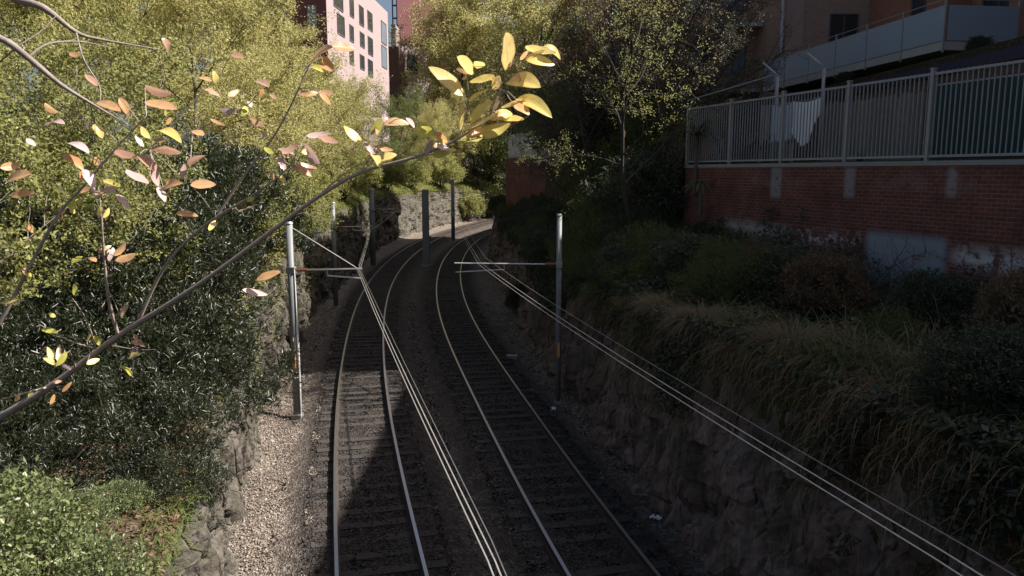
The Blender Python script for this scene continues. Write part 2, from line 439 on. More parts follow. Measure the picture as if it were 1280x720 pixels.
# loose stones on the bed
rng = np.random.default_rng(3)
def stones(name, n, y0, y1, smin, smax, sel, mat, label):
    P = []; 
    while len(P) < n:
        y = y0 + (y1 - y0) * rng.random() ** 1.6; a, b = WL(y) - .2, WR(y) + .3; x = a + (b - a) * rng.random()
        if sel(x, y): P.append((x, y))
    P = np.array(P); n = len(P)
    S = smin + (smax - smin) * rng.random(n) ** 2
    z = np.array([.19 if min(abs(x - CL(y)), abs(x - CR(y))) < 1.4 else .02 for x, y in P])
    for i, (x, y) in enumerate(P):
        e = min(x - (WL(y) - .42), WR(y) + .5 - x)
        if e < .9: z[i] += .25 * (.9 - e)
    base = np.array([(1, 0, 0), (-1, 0, 0), (0, 1, 0), (0, -1, 0), (0, 0, .7), (0, 0, -.7)], float)
    Vv = base[None] * (1 + .5 * (rng.random((n, 6, 1)) - .5)) * S[:, None, None]
    A = unit(rng.normal(size=(n, 3))); B = unit(np.cross(A, rng.normal(size=(n, 3)))); C = np.cross(A, B)
    R = np.stack([A, B, C], 1); Vv = np.einsum('nij,njk->nik', Vv, R)
    Vv += np.concatenate([P, (z + S * .3)[:, None]], 1)[:, None, :]
    tri = np.array([(0, 2, 4), (2, 1, 4), (1, 3, 4), (3, 0, 4), (2, 0, 5), (1, 2, 5), (3, 1, 5), (0, 3, 5)])
    T = (np.arange(n) * 6)[:, None, None] + tri[None]
    tag(link(name, np_mesh(name, Vv.reshape(-1, 3), T.reshape(-1, 3)), mat), label, 'stones', kind='stuff')
def stone_mat(name, cols):
    t = NT(name); g = t.n('ShaderNodeNewGeometry')
    t.bsdf(t.ramp(g.outputs['Random Per Island'], [(i / (len(cols) - 1), c) for i, c in enumerate(cols)]), .9, 0, None, .2); return t.m
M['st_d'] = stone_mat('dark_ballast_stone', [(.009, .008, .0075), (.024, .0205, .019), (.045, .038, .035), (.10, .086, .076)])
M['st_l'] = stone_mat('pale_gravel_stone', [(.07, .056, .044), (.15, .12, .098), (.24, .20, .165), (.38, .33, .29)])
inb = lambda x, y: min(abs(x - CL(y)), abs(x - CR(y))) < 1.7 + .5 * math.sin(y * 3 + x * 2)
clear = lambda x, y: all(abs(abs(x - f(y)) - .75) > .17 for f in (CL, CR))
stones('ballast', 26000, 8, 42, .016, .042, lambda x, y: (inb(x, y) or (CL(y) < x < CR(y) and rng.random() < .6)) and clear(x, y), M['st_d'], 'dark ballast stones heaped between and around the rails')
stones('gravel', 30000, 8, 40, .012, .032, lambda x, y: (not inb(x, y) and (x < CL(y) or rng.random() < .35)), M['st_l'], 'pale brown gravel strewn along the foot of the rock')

# ------------------------------------------------------------------ catenary
M['polez'] = M['pole']
def pole(x, y, z1, r, label, arm_to=None, arm_z=4.45, stay=True, box=False, conduit=False, sticker=False, square=False):
    root = empty('catenary_pole', (x, y, 0)); tag(root, label, 'catenary pole', 'poles holding the overhead wires')
    if square: MB().box((-r, -r, -.1), (r, r, z1)).build('shaft', M['pole'], root)
    else: MB().tube([(0, 0, -.1), (0, 0, z1)], [r, r * .9], 12).build('shaft', M['pole'], root, True)
    MB().box((-r * 1.3, -r * 1.3, -.1), (r * 1.3, r * 1.3, .14)).build('base', M['concrete'], root)
    MB().tube([(0, 0, z1 + .001), (0, 0, z1 + .05)], [r * 1.06, r * .8], 12).build('cap', M['steel'], root)
    if arm_to is not None:
        dx = arm_to - x; s = 1 if dx > 0 else -1
        b = MB(); b.tube([(s * r * .9, 0, arm_z), (dx + s * .15, 0, arm_z + .04)], .026, 6)
        b.tube([(s * (abs(dx) * .55), 0, arm_z - .16), (dx + s * .12, .0, arm_z - .24)], .02, 6)
        b.tube([(s * (abs(dx) * .55), 0, arm_z + .02), (s * (abs(dx) * .55), 0, arm_z - .17)], .015, 5)
        b.build('bracket_arm', M['wire'], root)
        MB().tube([(s * r, 0, arm_z), (s * (r + .35), 0, arm_z + .005)], [.05, .05], 8).build('insulator', M['brown_ins'], root)
        if stay: MB().tube([(s * r * .8, 0, z1 - .12), (dx, 0, arm_z + .06)], .012, 5).build('stay_wire', M['wire'], root)
        MB().box((-r * 1.08, -r * 1.08, arm_z - .09), (r * 1.08, r * 1.08, arm_z + .09)).build('clamp', M['steel'], root)
    if conduit:
        MB().tube([(r + .02, -.05, .1), (r + .03, -.06, 2.0), (r + .0, -.05, arm_z)], .022, 6).build('conduit', M['white'], root)
    if sticker:
        MB().box((-.035, -r - .012, 1.55), (.045, -r + .03, 2.0)).build('sticker', M['orange'], root)
    return root
pole(-6.34, 21.87, 5.75, .11, 'grey pole nearest on the left, with a white conduit and orange sticker', -4.45, 4.42, conduit=True, sticker=True)
pole(-9.37, 40.3, 5.6, .13, 'slim grey pole in front of the dark rock, second on the left side', -7.5, 4.35, stay=False)
pole(-10.6, 58.3, 5.9, .21, 'stout grey pole against the sunlit rock at the left of the curve', -9.0, 4.4, stay=False)
pole(-6.6, 58.8, 5.85, .24, 'stout grey pole standing between the two tracks', square=True)
pole(-6.15, 80.2, 6.4, .20, 'farthest grey pole, where the curve comes into sunlight')
pole(1.43, 23.21, 5.9, .085, 'slim grey pole beside the right rock face with an orange sticker', -1.6, 4.42, stay=False, sticker=True)
def wire(pts, r, name, label, mat='wire', sag=.12, n=14):
    root_pts = []
    for a, b in zip(pts[:-1], pts[1:]):
        a = Vector(a); b = Vector(b)
        for k in range(n):
            s = k / n; p = a.lerp(b, s); p.z -= sag * 4 * s * (1 - s) * min(1, (b - a).length / 20); root_pts.append(p)
    root_pts.append(Vector(pts[-1]))
    o = MB().tube(root_pts, r, 5).build(name, M[mat]); return tag(o, label, 'overhead wire', 'overhead wires above the tracks')
Lp = [(2.9, -8, 4.4), (-.15, 5.2, 4.42), (-4.4, 21.87, 4.40), (-7.45, 40.3, 4.2), (-8.95, 58.3, 4.2), (-8.3, 80, 4.2), (-3.4, 111, 4.3)]
for off, dz, lab in ((-.026, 0, 'left one of the twin wires hung above the left track'), (.026, 0, 'right one of the twin wires hung above the left track')):
    wire([(a + off, b, c + dz) for a, b, c in Lp], .0066, 'overhead_wire', lab)
wire([(a + .0, b, c + .16) for a, b, c in Lp], .005, 'overhead_wire', 'thin upper wire carried above the twin wires of the left track', 'wire_dark', .05)
Rp = [(6.6, -8, 4.4), (3.12, 5.3, 4.40), (-.98, 23.2, 4.42), (-4.5, 58, 4.25), (-4.2, 80, 4.2), (1.5, 108, 4.2)]
for off, dz, lab in ((-.03, 0, 'lower wire running above the right track'), (.035, .05, 'upper wire running above the right track')):
    wire([(a + off, b, c + dz) for a, b, c in Rp], .006, 'overhead_wire', lab)
wire([(6.8, -8, 4.45), (3.3, 5.3, 4.5), (-.8, 23.2, 4.62), (-4.3, 58, 4.6)], .006, 'overhead_wire', 'thin third wire slightly above the pair over the right track', 'wire_dark')
wire([(-10.6, 58.3, 5.75), (-6.6, 58.8, 5.75), (-1.0, 59, 5.6)], .014, 'overhead_wire', 'cross wire strung between the two stout poles', 'wire_dark', .05)
wire([(-10.4, 58.3, 4.5), (-8.6, 58.5, 5.7)], .016, 'overhead_wire', 'short slanting stay rising from the stout left pole', 'wire_dark', 0)

# small things on the ground
o = MB().box((-.19, -.13, 0), (.19, .13, .2)).box((-.21, -.15, .2), (.21, .15, .23)).build('junction_box', M['concrete']); o.location = (0.0, 28.7, .03)
tag(o, 'small pale concrete box beside the right track near the rock foot', 'junction box')
def litter(x, y, z, s, label):
    V = []; m = 7
    for i in range(m):
        for j in range(m):
            V.append(((i / (m - 1) - .5) * s * (1 + .3 * random.random()), (j / (m - 1) - .5) * s * .7, random.random() * s * .35))
    Fc = [(i * m + j, i * m + j + 1, (i + 1) * m + j + 1, (i + 1) * m + j) for i in range(m - 1) for j in range(m - 1)]
    me = bpy.data.meshes.new('plastic_litter'); me.from_pydata(V, [], Fc); me.update()
    o = link('plastic_litter', me, M['white']); o.location = (x, y, z); o.rotation_euler = (0, 0, random.random() * 3)
    tag(o, label, 'litter', 'litter on the track bed')
litter(2.95, 14.9, .15, .2, 'small crumpled white plastic bag at the foot of the right rock face')
litter(2.3, 16.4, .08, .14, 'small white scrap of litter on the gravel right of the track')
litter(1.25, 22.4, .1, .2, 'pale crumpled scrap lying beside the foot of the slim right pole')

root = empty('road_bridge', (3, -7, 0)); tag(root, 'concrete road bridge across the cutting that the view is taken from', 'bridge')
MB().box((-14, -6.5, 4.85), (14, 6.6, 5.6)).build('deck', M['concrete'], root)
MB().box((-14, 6.62, 4.9), (14, 6.8, 6.55)).build('parapet', M['concrete'], root)
MB().box((-14, -6.8, 4.9), (14, -6.52, 6.55)).build('parapet', M['concrete'], root)

# ------------------------------------------------------------------ right retaining wall + fence
A = Vector((9.3, 14, 0)); B = Vector((6.3, 23, 0)); wl_dir = (A - B).normalized(); wl_ang = math.atan2(wl_dir.y, wl_dir.x)
Mw = Matrix.Translation((B.x, B.y, 0)) @ Matrix.Rotation(wl_ang, 4, 'Z'); Mi = Mw.inverted()
def wall_hit(px, py, off=0.0):
    """where the sight line meets the wall plane: (s along the wall, z)"""
    r = ray(px, py); o = Mi @ Vector((0, 0, CH)); d = (Mi.to_3x3() @ r); t = (off - o.y) / d.y
    p = o + d * t; return p.x, p.z
def wall_extra(t, c, sp, v):
    def boxmask(s0, s1, z0, z1, soft, nscale, thr):
        X, Z = sp.outputs[0], sp.outputs[2]
        m = None
        for val, lo, hi in ((X, s0, s1), (Z, z0, z1)):
            for q in (t.math('DIVIDE', t.math('SUBTRACT', val, lo), soft, clamp=True), t.math('DIVIDE', t.math('SUBTRACT', hi, val), soft, clamp=True)):
                m = q if m is None else t.math('MULTIPLY', m, q)
        n_ = t.ramp(t.noise(v, nscale, 6, .75), [(thr, 0), (thr + .08, 1)])
        return t.math('MULTIPLY', m, n_)
    def pb(x0, y0, x1, y1):
        a = wall_hit(x0, y0, 0); b2 = wall_hit(x1, y1, 0); c2 = wall_hit(x0, y1, 0); d2 = wall_hit(x1, y0, 0)
        return min(a[0], b2[0]), max(a[0], b2[0]), (c2[1] + b2[1]) / 2, (a[1] + d2[1]) / 2
    white = (.55, .53, .52); grey = (.27, .29, .31)
    for (bx, col, soft, ns, thr) in ((pb(1080, 288, 1180, 400), grey, .2, 1.6, .36), (pb(900, 272, 990, 305), (.38, .34, .31), .3, 5, .42),
                                     (pb(985, 283, 1082, 312), white, .3, 5, .5), (pb(1185, 305, 1330, 350), white, .35, 3.5, .44),
                                     (pb(1200, 380, 1330, 405), white, .3, 4, .5), (pb(930, 214, 1010, 236), (.26, .2, .2), .4, 3, .46), (pb(1090, 214, 1240, 244), (.28, .22, .22), .5, 2.5, .45)):
        c = t.mix(boxmask(*bx, soft, ns, thr), c, col)
    for px in (970, 1062, 1190):
        bx = pb(px - 7, 206, px + 7, 250); c = t.mix(t.math('MULTIPLY', boxmask(*bx, .12, 6, .38), .7), c, (.3, .29, .3))
    return c
M['brick_wall'] = brick_mat('old_brick', (.23, .078, .056), (.14, .05, .038), (.26, .20, .17), 1.0, .8, wall_extra, 'x')
root = empty('retaining_wall', (B.x, B.y, 0), wl_ang)
tag(root, 'long red brick retaining wall with peeling pale paint below the grey fence', 'brick wall')
MB().box((-2.2, 0, 3.2), (21, .35, 7.33)).build('wall', M['brick_wall'], root)
MB().box((-2.22, -.03, 7.332), (21, .38, 7.43)).build('coping', M['concrete'], root)
M['fence_dark'] = plain('shade_cloth', (.03, .06, .06), .9, var=.3, scale=3)
fr_ = empty('metal_fence', (B.x, B.y, 7.43), wl_ang); tag(fr_, 'grey metal picket fence on top of the red brick wall', 'fence')
PS = 2.37
for i in range(-1, 9):
    MB().box((i * PS - .04, .10, 0), (i * PS + .04, .18, 1.86)).box((i * PS - .05, .09, 1.861), (i * PS + .05, .19, 1.89)).build('post', M['fence'], fr_)
    if i < 8:
        b = MB(); a0 = i * PS + .045; a1 = (i + 1) * PS - .045
        b.box((a0, .12, 1.74), (a1, .16, 1.79)); b.box((a0, .12, .07), (a1, .16, .12)); n = 19
        for k in range(n):
            x = a0 + (a1 - a0) * (k + .5) / n; b.box((x - .009, .127, .122), (x + .009, .153, 1.738))
            b.box((x - .011, .127, 1.792), (x + .011, .153, 1.80))
        b.build('picket_panel', M['fence'], fr_)
# things on the terrace behind the fence (frame of the wall: s along, o behind)
def WP(s, o, z): return Mw @ Vector((s, o, z))
def wbox(name, s0, s1, o0, o1, z0, z1, mat, parent=None): 
    o = MB().box((s0, o0, z0), (s1, o1, z1)).build(name, mat, parent)
    if parent is None: o.location = (B.x, B.y, 0); o.rotation_euler = (0, 0, wl_ang)
    return o
r_ = empty('shade_cloth_fence', (B.x, B.y, TERR), wl_ang); tag(r_, 'dark green cloth screen fence behind the right end of the metal fence', 'fence')
for i in range(4):
    s = 6.3 + i * 2.6
    MB().box((s, .96, 0), (s + .06, 1.02, 1.66)).build('post', M['fence'], r_)
    MB().box((s + .062, .97, .05), (s + 2.598, .985, 1.60)).build('cloth_panel', M['fence_dark'], r_)
    MB().box((s + .062, .965, 1.605), (s + 2.598, 1.0, 1.64)).build('rail', M['fence'], r_)
M['paling'] = plain('weathered_paling', (.20, .17, .15), .9, var=.4, scale=7, bump=.5)
r_ = empty('paling_fence', (B.x, B.y, TERR), wl_ang); tag(r_, 'weathered grey timber paling fence behind the middle of the metal fence', 'fence')
b = MB(); s = 2.9
while s < 6.1: b.box((s, 1.0, 0), (s + .1, 1.02, 1.5 + random.uniform(-.04, .05))); s += .115
b.build('paling_panel', M['paling'], r_); MB().box((2.9, 1.025, .35), (6.15, 1.07, .43)).box((2.9, 1.025, 1.15), (6.15, 1.07, 1.23)).build('rail', M['paling'], r_)
# lattice screen
r_ = empty('lattice_screen', (B.x, B.y, TERR), wl_ang); tag(r_, 'pale lattice screen behind the fence beside the hanging washing', 'lattice screen')
b = MB(); s0, s1 = .55, 1.9
for k in range(17): x = s0 + (s1 - s0) * k / 16; b.box((x, .80, .05), (x + .03, .815, 1.62))
for k in range(19): z = .05 + 1.55 * k / 18; b.box((s0, .817, z), (s1, .83, z + .03))
b.build('lattice', M['concrete'], r_); MB().box((s0 - .05, .79, 0), (s0 - .003, .84, 1.66)).build('post', M['fence'], r_); MB().box((s1 + .033, .79, 0), (s1 + .08, .84, 1.66)).build('post', M['fence'], r_)
# barbed-arm posts and clothes line
for s, lab in ((1.52, 'grey steel post with a slanted arm, left of the washing'), (3.35, 'grey steel post with a slanted arm, right of the washing')):
    p = WP(s, .55, TERR); r_ = empty('steel_post', p, wl_ang); tag(r_, lab, 'post', 'angled posts behind the fence')
    MB().tube([(0, 0, 0), (0, 0, 2.35)], .04, 8).build('upright', M['fence'], r_, True)
    MB().tube([(0, 0, 2.36), (-.55, -.1, 2.78)], .03, 8).build('slanted_arm', M['fence'], r_, True)
o = MB().tube([WP(1.5, .55, TERR + 1.63), WP(2.4, .55, TERR + 1.58), WP(3.4, .55, TERR + 1.65)], .006, 5).build('clothes_line', M['wire']); tag(o, 'thin clothes line carrying the washing between two posts', 'clothes line')
o = MB().tube([WP(-3.2, .6, TERR + 2.1), WP(1.4, .6, TERR + 2.42)], .022, 6).tube([WP(1.4, .6, TERR + .0), WP(1.4, .6, TERR + 2.42)], .03, 6).build('handrail', M['fence']); tag(o, 'thin grey handrail rising to its post behind the fence', 'handrail')
def cloth(name, s0, s1, zt, shape, mat, label):
    n = 22; mr = 16; V = []; Fc = []
    for i in range(n + 1):
        u = i / n
        for j in range(mr + 1):
            w = j / mr; zb = shape(u); z = zt - .06 * math.sin(PI * u) - (zb) * w
            V.append(tuple(WP(s0 + (s1 - s0) * u, .54 + .035 * math.sin(u * 19 + w * 2) * (.3 + w) + .02 * math.sin(u * 41), z)))
    Fc = [(i * (mr + 1) + j, i * (mr + 1) + j + 1, (i + 1) * (mr + 1) + j + 1, (i + 1) * (mr + 1) + j) for i in range(n) for j in range(mr)]
    me = bpy.data.meshes.new(name); me.from_pydata(V, [], Fc); me.update(); me.polygons.foreach_set('use_smooth', [True] * len(me.polygons))
    o = link(name, me, mat); md = o.modifiers.new('s', 'SOLIDIFY'); md.thickness = .004
    tag(o, label, 'washing')
M['cloth_w'] = plain('white_cotton', (.88, .89, .92), .9, var=.03); M['cloth_b'] = plain('blue_grey_cotton', (.46, .53, .66), .9, var=.12)
cloth('hanging_sheet', 2.18, 3.3, TERR + 1.62, lambda u: max(.2, 1.14 * (1 - ((u - .45) / .62) ** 2)), M['cloth_w'], 'white sheet hanging in a rounded sag behind the fence')
cloth('hanging_towel', 1.35, 2.2, TERR + 1.58, lambda u: .95 + .02 * math.sin(u * 9), M['cloth_b'], 'blue grey towel hanging beside the white sheet')

# ------------------------------------------------------------------ buildings on the right
M['brick_o'] = brick_mat('orange_brick', (.44, .17, .10), (.34, .125, .07), (.30, .24, .20), 1.0, .25)
M['brick_p'] = brick_mat('pink_brown_brick', (.46, .28, .21), (.36, .21, .16), (.4, .35, .31), 1.0, .25)
M['brick_d'] = brick_mat('dark_brick', (.17, .10, .075), (.12, .07, .055), (.14, .12, .10), 1.0, .3)
M['render'] = plain('pink_render', (.38, .27, .23), .9, var=.12, scale=2)
M['slab'] = plain('slab_concrete', (.42, .40, .36), .9, var=.15, scale=2)
M['darkblue'] = plain('dark_fascia', (.035, .03, .06), .6, var=.2)
M['glass_f'] = plain('frosted_glass', (.27, .35, .43), .35, var=.06, scale=1, spec=.5)
def glass_mat(name, col, rough=.08):
    t = NT(name); t.bsdf(col, rough, 0, None, .8); return t.m
M['glass'] = glass_mat('window_glass', (.03, .035, .04)); M['glass_l'] = glass_mat('pale_window_glass', (.16, .2, .25), .15)
M['frame'] = plain('window_frame', (.10, .10, .11), .5); M['pipe'] = plain('drain_pipe', (.5, .5, .52), .4, var=.1)
def window(parent, x0, x1, z0, z1, y, face='front', glass='glass', n=1, fm='frame'):
    """window standing 2 cm proud; face front = -Y facing at y, side = -X facing at x=y (x0,x1 then run along Y)"""
    def bx(mb, a0, a1, c0, c1, d0, d1):
        if face == 'front': mb.box((a0, y - d1, c0), (a1, y - d0, c1))
        else: mb.box((y - d1, a0, c0), (y - d0, a1, c1))
    b = MB(); w = .06
    bx(b, x0 - w, x0, z0 - w, z1 + w, -.02, .05); bx(b, x1, x1 + w, z0 - w, z1 + w, -.02, .05)
    bx(b, x0, x1, z0 - w, z0, -.02, .05); bx(b, x0, x1, z1, z1 + w, -.02, .05)
    for k in range(1, n + 1):
        xm = x0 + (x1 - x0) * k / (n + 1); bx(b, xm - .025, xm + .025, z0 + .002, z1 - .002, .006, .045)
    wn = b.build('window', M[fm], parent); g = MB(); bx(g, x0 + .001, x1 - .001, z0 + .001, z1 - .001, -.015, .004); g.build('pane', M[glass], wn)
    return wn
# A: brick block with the long balcony
root = empty('brick_apartments', (15.5, 0, TERR)); tag(root, 'orange brick apartment block with a long pale glass balcony above the fence', 'apartment building')
def part(name, mb, mat, p=None): 
    o = mb.build(name, mat, p or root); return o
def rel(mb):                                   # world-coordinate builder, parented to a root at its base
    return mb
def wpart(name, mb, mat, rt):
    mb.v = [(v[0] - rt.location.x, v[1] - rt.location.y, v[2] - rt.location.z) for v in mb.v]; return mb.build(name, mat, rt)
wpart('wall', MB().box((15.5, -14, TERR), (30, 25.0, 18.9)), M['brick_o'], root)
wpart('wall', MB().box((17.2, 25.0, TERR), (30, 27.6, 18.9)), M['brick_o'], root)
wpart('wall', MB().box((17.2, 27.6, TERR), (30, 30, 26.0)), M['brick_o'], root)  # unseen upper height added to shade the right trees and track
wpart('wall', MB().box((16.3, 30, TERR), (30, 36.5, 26.0)), M['brick_o'], root)  # also raised out of view to cast that shade
wpart('roof', MB().box((15.3, -14.2, 18.902), (30.2, 27.58, 19.1)), M['slab'], root)
w_ = window(root, 31.6 , 32.6, 13.0 - TERR, 14.2 - TERR, 16.3 - 15.5, 'side', n=0)
for y0 in (-8, -2, 4, 10, 16.5):
    for z0 in (9.2, 12.6, 15.9): window(root, y0, y0 + 1.8, z0 + .2 - TERR, z0 + 1.6 - TERR, 0, 'side', n=1)
window(root, 26.2, 29.2, 12.2 - TERR, 14.6 - TERR, 17.2 - 15.5, 'side', n=2)
# balcony
bal = wpart('balcony', MB().prism([(13.0, 24.0), (15.49, 24.4), (15.49, 25.002), (16.28, 25.002), (16.28, 36.4), (11.6, 36.4)], 10.85, 11.1), M['slab'], root)
bal.location = bal.location
def seg_panels(p0, p1, n, z0, z1, nm, postm, panm, rt):
    for k in range(n):
        a = Vector(p0).lerp(Vector(p1), k / n); b2 = Vector(p0).lerp(Vector(p1), (k + 1) / n); d = (b2 - a); L = d.length; ang = math.atan2(d.y, d.x)
        Mx = Matrix.Translation(a) @ Matrix.Rotation(ang, 4, 'Z')
        wpart('post', MB().box((-.03, -.03, z0 - .35), (.03, .03, z1 + .2), Mx), postm, rt)
        wpart('glass_panel', MB().box((.035, -.012, z0), (L - .035, .012, z1), Mx), panm, rt)
        wpart('handrail', MB().tube([Mx @ Vector((.03, 0, z1 + .17)), Mx @ Vector((L - .03, 0, z1 + .17))], .016, 6), postm, rt)
seg_panels((13.0, 24.0, 0), (11.6, 36.4, 0), 6, 11.13, 12.15, 'balustrade', M['steel'], M['glass_f'], root)
seg_panels((15.4, 24.3, 0), (13.06, 24.0, 0), 1, 11.13, 12.15, 'balustrade', M['steel'], M['glass_f'], root)
# upper planter wall under the balcony
r2 = empty('planter_wall', (11.5, 18, TERR)); tag(r2, 'low purple brown planter wall with dark capping running below the balcony', 'planter wall')
def plan(x0, y0, x1, y1, w): return [(x0, y0), (x0 + w, y0), (x1 + w, y1), (x1, y1)]
wpart('wall', MB().prism(plan(12.0, 6, 10.9, 40, .5), TERR, 9.75), M['brick_d'], r2)
wpart('capping', MB().prism(plan(11.9, 6, 10.8, 40, .7), 9.752, 10.05), M['darkblue'], r2)
wpart('soil', MB().prism(plan(12.61, 6, 11.51, 40, 2.6), TERR, 10.4), M['soil'], r2)

# B: mid block behind the bare tree
root = empty('brown_brick_apartments', (8, 40, TERR)); tag(root, 'brown brick apartment block with concrete balconies behind the bare twiggy tree', 'apartment building')
wpart('wall', MB().box((12.6, 36.6, TERR), (28, 84, 26.3)), M['brick_p'], root)
wpart('wall', MB().box((8.2, 41, TERR), (12.6, 60, 22.0)), M['brick_p'], root)
wpart('wall', MB().box((5.4, 47, TERR), (8.2, 60, 21.0)), M['brick_p'], root)
wpart('roof', MB().box((12.5, 36.5, 26.302), (28.1, 84.1, 26.6)), M['slab'], root)
wpart('corner_render', MB().box((12.55, 36.55, TERR), (13.35, 36.6, 26.0)), M['render'], root)
wpart('drain_pipe', MB().tube([(12.42, 36.7, 12.6), (12.42, 36.7, 26)], .07, 8), M['pipe'], root)
ox, oy, oz = root.location
for fx in (9.0, 10.8):
    for z in (9.0, 12.2, 15.4, 18.6): window(root, fx - ox, fx + 1.2 - ox, z - oz, z + 1.5 - oz, 41 - oy, glass='glass_l' if z in (15.4, 12.2) else 'glass', n=1)
for z in (9.6, 12.9, 16.2, 19.4, 22.4): window(root, 14.6 - ox, 15.8 - ox, z - oz, z + 1.4 - oz, 36.6 - oy)
for fx in (5.8, 7.0):
    for z in (9.6, 12.8, 16.0): window(root, fx - ox, fx + .8 - ox, z - oz, z + 1.5 - oz, 47 - oy)
for yy in range(62, 82, 4):
    for z in (9.6, 12.8, 16.0, 19.2, 22.4): window(root, yy - oy, yy + 1.6 - oy, z - oz, z + 1.6 - oz, 12.6 - ox, 'side')
for z in (11.2, 14.4, 17.6, 20.8):
    wpart('balcony_slab', MB().box((9.9, 39.9, z), (12.55, 40.99, z + .18)), M['slab'], root)
# C: dark tower with curved balconies
root = empty('dark_apartment_tower', (4.4, 70, TERR)); tag(root, 'dark brick tower with curved concrete balconies behind the tall trees', 'apartment building')
wpart('wall', MB().box((4.6, 70.2, TERR), (12.55, 84, 25.4)), M['brick_d'], root)
wpart('column', MB().box((7.0, 69.2, TERR), (7.8, 70.18, 25.3)), M['glass_f'], root)
for z in (9.4, 12.6, 15.8, 19.0, 22.2):
    poly = [(4.2 + 1.4 * (1 - math.cos(a)), 70.15 - 1.9 * math.sin(a)) for a in np.linspace(0, PI, 15)]
    wpart('balcony', MB().prism(poly[::-1], z, z + .9), M['slab'], root)
    wpart('window', MB().box((4.8, 70.1, z + 1.0), (6.6, 70.195, z + 2.9)), M['glass'], root)

# far brick and panel boundary
t = NT('ribbed_maroon'); v = t.obj(); wv = t.n('ShaderNodeTexWave'); wv.inputs['Scale'].default_value = 2.2; wv.bands_direction = 'Y'; t.l(v, wv.inputs['Vector'])
t.bsdf(t.mix(t.noise(v, 1.5, 5), (.13, .055, .05), (.20, .09, .075)), .7, 0, t.bump(wv.outputs[1], 1.0, .06), .2); M['ribbed'] = t.m
root = empty('boundary_wall', (0.4, 54, 5)); tag(root, 'dull red brick boundary wall topped by pale grey panels beyond the dark bushes', 'wall')
def qwall(p0, p1, z0, z1, w=.2): 
    d = (Vector(p1) - Vector(p0)).normalized(); nrm = Vector((-d.y, d.x)) * w
    return MB().prism([tuple(p0), tuple(p1), (p1[0] + nrm.x, p1[1] + nrm.y), (p0[0] + nrm.x, p0[1] + nrm.y)], z0, z1)
wpart('wall', qwall((1.35, 49), (-.25, 55.5), 3.5, 8.15), M['brick_wall'], root)
wpart('ribbed_panel', qwall((3.6, 40), (1.38, 48.9), 4.5, 7.75), M['ribbed'], root)
wpart('grey_panel', qwall((1.35, 49.3), (-.2, 55.4), 8.152, 9.75, .08), M['glass_f'], root)
wpart('grey_panel', qwall((2.8, 43), (1.36, 49.2), 7.76, 8.6, .08), M['glass_f'], root)

# ------------------------------------------------------------------ far buildings on the left
t = NT('pink_facade'); v = t.obj(); t.bsdf(t.mix(t.noise(v, .6, 5), (.29, .22, .22), (.34, .265, .265)), .9, 0, None, .2); M['pink'] = t.m
t = NT('maroon_facade'); v = t.obj(); t.bsdf(t.mix(t.noise(v, .4, 5), (.145, .06, .065), (.175, .072, .078)), .85, 0, None, .2); M['maroon'] = t.m
fa = (-18.3, 79.0); fb = (-17.0, 105.0)
root = empty('pink_apartments', (fa[0], fa[1], 6), math.atan2(fb[1] - fa[1], fb[0] - fa[0])); tag(root, 'pink rendered apartment block with tall dark windows above the trees', 'apartment building')
Mb = root.matrix_basis.copy(); Mbi = Mb.inverted(); LB = math.dist(fa, fb)
def fhit(px, py):
    r = ray(px, py); o = Mbi @ Vector((0, 0, CH)); d = Mbi.to_3x3() @ r; t_ = -o.y / d.y; p = o + d * t_; return p.x, p.z
ROOF = fhit(484, 15)[1]; LB = fhit(485, 40)[0]
MB().box((0, 0, 0), (LB, 9, ROOF)).build('wall', M['pink'], root)
MB().box((-.02, 0, 0), (-.001, 9, ROOF)).build('end_wall_shade', M['maroon'], root)  # thin maroon skin paints the shade on the end turned from the sun
MB().box((.0, .2, ROOF + .002), (LB * .55, 8.8, ROOF + 3)).build('penthouse', M['maroon'], root)
for (x0, y0, x1, y1, g) in ((417, -6, 428, 10, 'glass'), (437, -6, 441.5, 20, 'glass'), (449, 9, 454, 31, 'glass'), (459.5, 16, 465, 37, 'glass'), (476.5, 29, 482.5, 54, 'glass_l'),
                            (421.5, 20, 430, 43, 'glass'), (437, 33, 441.5, 51, 'glass'), (450, 42, 455, 58, 'glass'), (460, 48, 465.5, 68, 'glass'), (477, 59, 483, 84, 'glass_l'),
                            (437, 62, 441.5, 80, 'glass'), (450, 70, 455, 86, 'glass'), (460, 76, 465.5, 95, 'glass')):
    a = fhit(x0, (y0 + y1) / 2); b2 = fhit(x1, (y0 + y1) / 2); zt = fhit((x0 + x1) / 2, y0)[1]; zb = fhit((x0 + x1) / 2, y1)[1]
    b = MB(); s0, s1 = a[0], b2[0]; w = .1
    if s0 < .1: continue
    for q in ((s0 - w, s0, zb - w, zt + w), (s1, s1 + w, zb - w, zt + w), (s0, s1, zb - w, zb), (s0, s1, zt, zt + w)): b.box((q[0], -.07, q[2]), (q[1], .02, q[3]))
    wn = b.build('window', M['frame'], root); MB().box((s0, -.03, zb), (s1, .01, zt)).build('pane', M[g], wn)
for k in range(3):
    for z in (ROOF - 3.2, ROOF - 7.2):
        b = MB(); b.box((-.1, 1 + k * 2.7, z), (-.022, 1.9 + k * 2.7, z + 2.1)); b.build('window', M['glass_l'], root)
